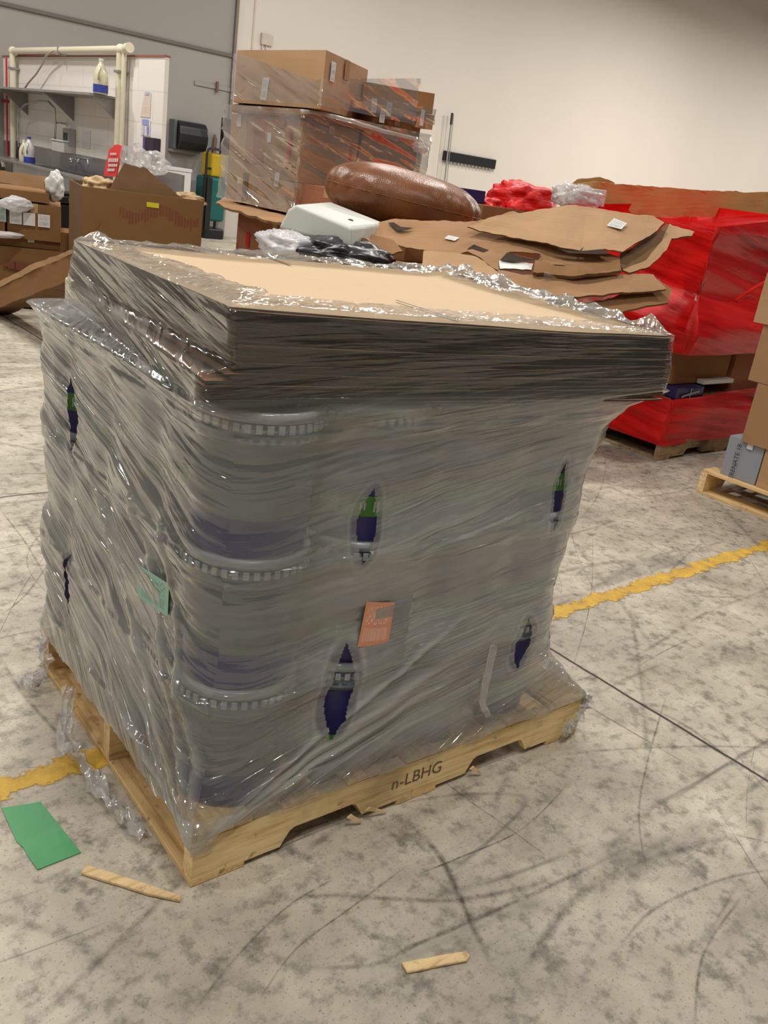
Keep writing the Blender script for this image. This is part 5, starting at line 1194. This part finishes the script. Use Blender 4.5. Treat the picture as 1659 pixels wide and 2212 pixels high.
# faucet, spray arm
fa = thing('sink_faucet', onp(190, 350, .12), 'low chrome faucet with two round handles on the backsplash', 'faucet')
fy = onp(183, 345, .1)
MB().tube([onp(165, 342, .04), onp(166, 340, .2), onp(190, 344, .28), onp(190, 358, .3)], .012).done('spout', M['steel'], fa, smooth=True)
for px in (154, 168): blob('handle_knob', onp(px, 345, .1), (.03, .03, .03), simple('bright_chrome', (.85, .85, .86), .12, metal=1), None, None, parent=fa, amp=0)
sa = thing('spray_hose', onp(120, 300, .1), 'arched steel pre-rinse spray hose over the sink', 'spray hose')
MB().tube([onp(40, 318, .15), onp(38, 270, .16), onp(40, 240, .18), onp(55, 225, .22), onp(85, 218, .25), (onp(105, 220, .25)), onp(118, 235, .22), onp(120, 270, .18), onp(119, 305, .15)], .013).done('hose', M['steel'], sa, smooth=True)
MB().tube([onp(119, 265, .18), onp(135, 266, .1), onp(141, 268, .012)], .009).done('wall_brace', M['steel'], sa, smooth=True)
MB().cyl(onp(38, 305, .15), onp(39, 325, .14), .022).done('valve', M['dark'], sa)
jz = CZ+.001
jug((4.5, AX(63, 345, 4.5).y, jz), 1.05, 'white jug with bright blue label on the sink counter', band='bluelab', capm='bluelab', body='white')
jug((4.45, AX(52, 345, 4.45).y, jz), .9, 'cream jug beside the blue-labelled one on the counter', lb=False, body='jug')
q = MB().lathe(AX(8, 352, 4.36)-Zv*.05, [(0, 0), (.028, 0), (.042, .10), (.038, .10), (.026, .006), (0, .006)], 24); q.done('paper_cup', M['white'], label='small white cup on the counter edge at the left photo edge', cat='cup', smooth=True)
wb = thing('soap_dispenser', onp(132, 325, .1), 'white box dispenser on the backsplash', 'dispenser')
a, b = onp(121, 308, .1), onp(147, 332, .1)
bevel(MB().abox(US-.16, US-.001, b.y, a.y, b.z, a.z+.02).done('body', M['white'], wb), .01, 2)
bevel(MB().abox(US-.17, US-.001, b.y-.01, a.y+.01, a.z+.02, a.z+.045).done('cover', M['white'], wb), .01, 2)
a, b = onp(151, 278), onp(164, 318)
sd = thing('steel_dispenser', onp(157, 298, .05), 'tall narrow steel dispenser on the white sink wall', 'dispenser')
bevel(MB().abox(US-.1, US-.001, b.y, a.y, b.z, a.z).done('body', M['steel'], sd), .01, 2)
MB().abox(US-.104, US-.1, b.y+.04, a.y-.04, b.z+.06, b.z+.16).done('window', M['dark'], sd)
# notices on the wall
def notice(pix, mat, label, cat='notice', name='wall_notice', off=.006):
    return plate(name, pix, lambda a, b: onp(a, b, off), .002, mat, label=label, cat=cat)
n1 = notice([(303, 252), (324, 254), (326, 200), (312, 198)], label_mat('faded_notice', s2l((222, 208, 200)), s2l((206, 170, 150)), seed=1), 'faded tall notice with a pale blue header on the sink wall')
facelabel(n1, onp(318, 202, .009), (0, -1, 0), Zv, .09, .03, simple('lilac_print', s2l((176, 186, 220)), .6), 'header_band')
n2 = notice([(304, 292), (324, 294), (325, 260), (305, 258)], M['paper'], 'small white notice with a blue banner and two ovals')
facelabel(n2, onp(314, 264, .009), (0, -1, 0), Zv, .16, .06, simple('soft_blue_print', s2l((150, 160, 215)), .6), 'header_band')
for px, mt in ((309, 'galv'), (319, 'bluelab')):
    c = onp(px, 281, .01); MB().poly([c+Vector((0, .03*math.cos(t), .055*math.sin(t))) for t in [2*math.pi*i/20 for i in range(20)]], (-1, 0, 0), .001).done('oval_sign', simple('lilac_oval', s2l((150, 140, 210)), .6) if px == 319 else simple('pale_oval', s2l((200, 198, 204)), .6), n2)
n3 = notice([(176, 318), (194, 322), (195, 282), (178, 280)], label_mat('faint_notice', s2l((224, 218, 222)), s2l((190, 186, 196)), seed=7), 'faint pale notice on the wall right of the steel dispenser')
a, b = onp(325, 297), onp(346, 340)
gb_ = thing('glove_box', onp(335, 318, .05), 'dark box with a violet side mounted at the end of the sink wall', 'glove box')
bevel(MB().abox(US-.09, US-.001, b.y, a.y-.05, b.z, a.z).done('body', simple('dark_violet', s2l((52, 42, 56)), .5), gb_), .004, 1)
MB().abox(US-.092, US-.001, a.y-.05, a.y, b.z, a.z).done('side_panel', simple('violet_side', s2l((96, 86, 150)), .5), gb_)
# red sign leaning on the counter
rs = thing('red_sign', AX(243, 385, 4.5), 'red sign with a rounded top and white print standing on the sink counter', 'sign')
sf = lambda px, py: AX(px, py, 4.5+(380-py)*.0008)
pts = [(223, 380), (236, 322), (244, 318), (247, 313), (256, 312), (263, 316), (265, 324), (257, 352), (250, 382)]
MB().poly([sf(*p) for p in pts], (-1, 0, 0), .012).done('panel', M['redsign'], rs)
q = MB()
sf2 = lambda px, py: sf(px, py)-Vector((.012, 0, 0))
for (x0, yy, x1, h_) in ((240, 330, 254, 5), (236, 342, 258, 8), (236, 354, 256, 6), (234, 364, 250, 6)):
    k = 5
    for i in range(k):
        a0, a1 = x0+(x1-x0)*i/k, x0+(x1-x0)*(i+.72)/k; q.add([sf2(a0, yy+h_), sf2(a1, yy+h_+.6), sf2(a1+.5, yy+.6), sf2(a0+.5, yy)], [(0, 1, 2, 3)])
q.done('white_print', M['letter'], rs)
blob('clear_plastic_bag', AX(292, 345, 4.6), (.12, .26, .15), M['bag'], 'big clear plastic bag bulging beside the red sign', 'plastic bag', seed=8, amp=.3)
blob('clear_plastic_bag', AX(335, 352, 4.45), (.1, .22, .11), M['bag'], 'clear plastic bag hanging in front of the white bin', 'plastic bag', seed=18, amp=.35)
# white bin at the wall, towel dispenser, rail, cleaning cart
a, b = AY(338, 356, 14.5), AY(411, 420, 14.5)
wbn = thing('white_bin', ((a.x+b.x)/2, 14.7, 0), 'tall white bin standing at the grey wall under the towel dispenser', 'bin')
bevel(MB().abox(a.x, b.x, 14.5, 14.95, 0, a.z-.06).done('body', M['white'], wbn), .01, 2)
bevel(MB().abox(a.x-.01, b.x+.01, 14.49, 14.96, a.z-.058, a.z).done('lid', simple('lilac_white_lid', s2l((206, 198, 206)), .4), wbn), .01, 2)
MB().abox((a.x+b.x)/2-.05, (a.x+b.x)/2+.05, 14.485, 14.5, a.z-.13, a.z-.11).done('slot', M['dark'], wbn)
a, b = AY(366, 256, WV), AY(426, 328, WV)
td = thing('towel_dispenser', ((a.x+b.x)/2, WV-.15, b.z), 'black rounded paper towel dispenser on the grey wall', 'dispenser')
q = MB(); h_ = a.z-b.z
prof = [(0, 0), (.10, 0), (.24, .02), (.30, .3), (.31, .55), (.28, .8), (.2, .97), (.1, 1), (0, 1)]
q.poly([(a.x+.06, WV-.002-dd, b.z+t*h_) for dd, t in prof], (-1, 0, 0), b.x-a.x-.02); bevel(q.done('cover', M['black'], td), .02, 3)
bevel(MB().abox(a.x, a.x+.055, WV-.2, WV-.002, b.z, a.z).done('side_panel', simple('dark_grey_side', s2l((84, 90, 92)), .5), td), .01, 2)
q = MB(); q.abox(a.x-.01, b.x, WV-.12, WV-.002, b.z-.05, b.z-.002); q.done('tray', M['galv'], td)
a, b = AY(420, 177, WV), AY(505, 189, WV)
rl = thing('wall_rail', ((a.x+b.x)/2, WV-.02, a.z), 'thin grey rail with one hook high on the grey wall', 'rail')
MB().abox(a.x, cornerx-.05, WV-.02, WV-.001, a.z-.045, a.z+.02).done('bar', M['galv'], rl)
hc = AY(467, 186, WV); MB().abox(hc.x-.02, hc.x+.02, WV-.05, WV-.021, hc.z-.1, hc.z+.07).done('hook', simple('rust_hook', s2l((110, 72, 62)), .6), rl)
hy = 14.5
ct = thing('cleaning_cart', (AY(462, 500, hy).x, hy+.2, 0), 'yellow and teal cleaning machine with a black handle by the grey wall', 'cleaning machine')
x0, x1 = AY(442, 400, hy).x, AY(486, 400, hy).x
z_y0, z_y1, z_t0 = AY(460, 382, hy).z, AY(460, 330, hy).z, AY(460, 478, hy).z
bevel(MB().abox(x0+.1, x1, hy, hy+.35, z_y0, z_y1).done('yellow_tank', M['yellow'], ct), .04, 3)
bevel(MB().abox(x0+.06, x1+.02, hy-.03, hy+.45, max(.18, z_t0), z_y0-.002).done('teal_body', M['teal'], ct), .05, 3)
bevel(MB().abox(x0+.05, x1+.05, hy, hy+.5, .0, .18).done('black_base', M['black'], ct), .03, 2)
MB().tube([(x0, hy-.02, .1), (x0, hy-.02, z_y1-.02), (x0+.02, hy-.02, z_y1+.04), (x0+.08, hy-.02, z_y1+.07), (x1+.0, hy-.02, z_y1+.05)], .022).done('handle_frame', M['black'], ct, smooth=True)
MB().abox(x0, x0+.09, hy-.04, hy, z_y1-.28, z_y1-.24).done('cross_bar', M['black'], ct)
MB().abox(x0+.02, x0+.12, hy-.05, hy+.1, .15, z_y0-.02).done('motor_housing', M['black'], ct)
a = AY(488, 255, hy+.2); bevel(MB().abox(a.x-.06, a.x+.1, hy+.15, hy+.25, 1.42, a.z).done('black_post', M['black'], label='slim black upright post between the cleaning machine and the tower', cat='post'), .01, 2)
bevel(MB().abox(a.x-.09, a.x+.1, hy+.15, hy+.25, 0, 1.42).done('grey_post', M['galv'], label='grey upright panel under the slim black post', cat='post'), .01, 2)
a = AY(467, 290, WV-.06); q = MB().poly([(a.x-.03, WV-.03, 1.3), (a.x+.03, WV-.03, 1.3), (a.x+.045, WV-.03, a.z-.08), (a.x, WV-.03, a.z), (a.x-.02, WV-.03, a.z-.08)], (0, -1, 0), .02)
q.done('hand_brush', simple('brown_brush', s2l((118, 96, 84)), .7), label='brown hand brush hanging above the cleaning machine', cat='brush')
# rack and mop on the white wall
a, b = AY(957, 328, WV), AY(1068, 346, WV)
rk = thing('tool_rack', ((a.x+b.x)/2, WV-.05, a.z), 'black tool rack with a row of teeth on the white wall', 'tool rack')
bevel(MB().abox(a.x, b.x, WV-.07, WV-.001, a.z-.17, a.z+.03).done('bar', M['black'], rk), .01, 2)
for i in range(14):
    x = a.x+.12+(b.x-a.x-.16)*i/13
    MB().poly([(x-.03, WV-.06, a.z-.17), (x+.03, WV-.06, a.z-.17), (x+.008, WV-.06, a.z-.23), (x-.008, WV-.06, a.z-.23)], (0, -1, 0), .012).done('tooth', M['galv'], rk)
t0, t1 = AY(977, 244, WV-.12), AY(957, 420, WV-.12)
mp_ = thing('broom', t1, 'long-handled broom clipped upright to the black rack', 'broom')
MB().cyl(t1, t0, .016).done('handle', M['galv'], mp_)
MB().cyl(t0-(t0-t1)*.14, t0, .026).done('grip', M['dark'], mp_)
MB().cyl(t1+Vector((.07, 0, 0)), t0+Vector((.05, 0, -.02)), .007).done('thin_rod', M['galv'], mp_)
a = AY(575, 86, WV); th_ = thing('wall_sensor', (a.x, WV-.03, a.z), 'small pale junction box high on the white wall', 'junction box')
bevel(MB().abox(a.x-.12, a.x+.12, WV-.05, WV-.001, a.z-.09, a.z+.09).done('box', simple('pale_grey_box', s2l((188, 178, 166)), .5), th_), .01, 2)
for dx in (-.08, .0): MB().cyl((a.x+dx, WV-.02, a.z-.5), (a.x+dx, WV-.02, a.z-.09), .012).done('conduit', simple('pale_conduit', s2l((196, 186, 174)), .5), th_)
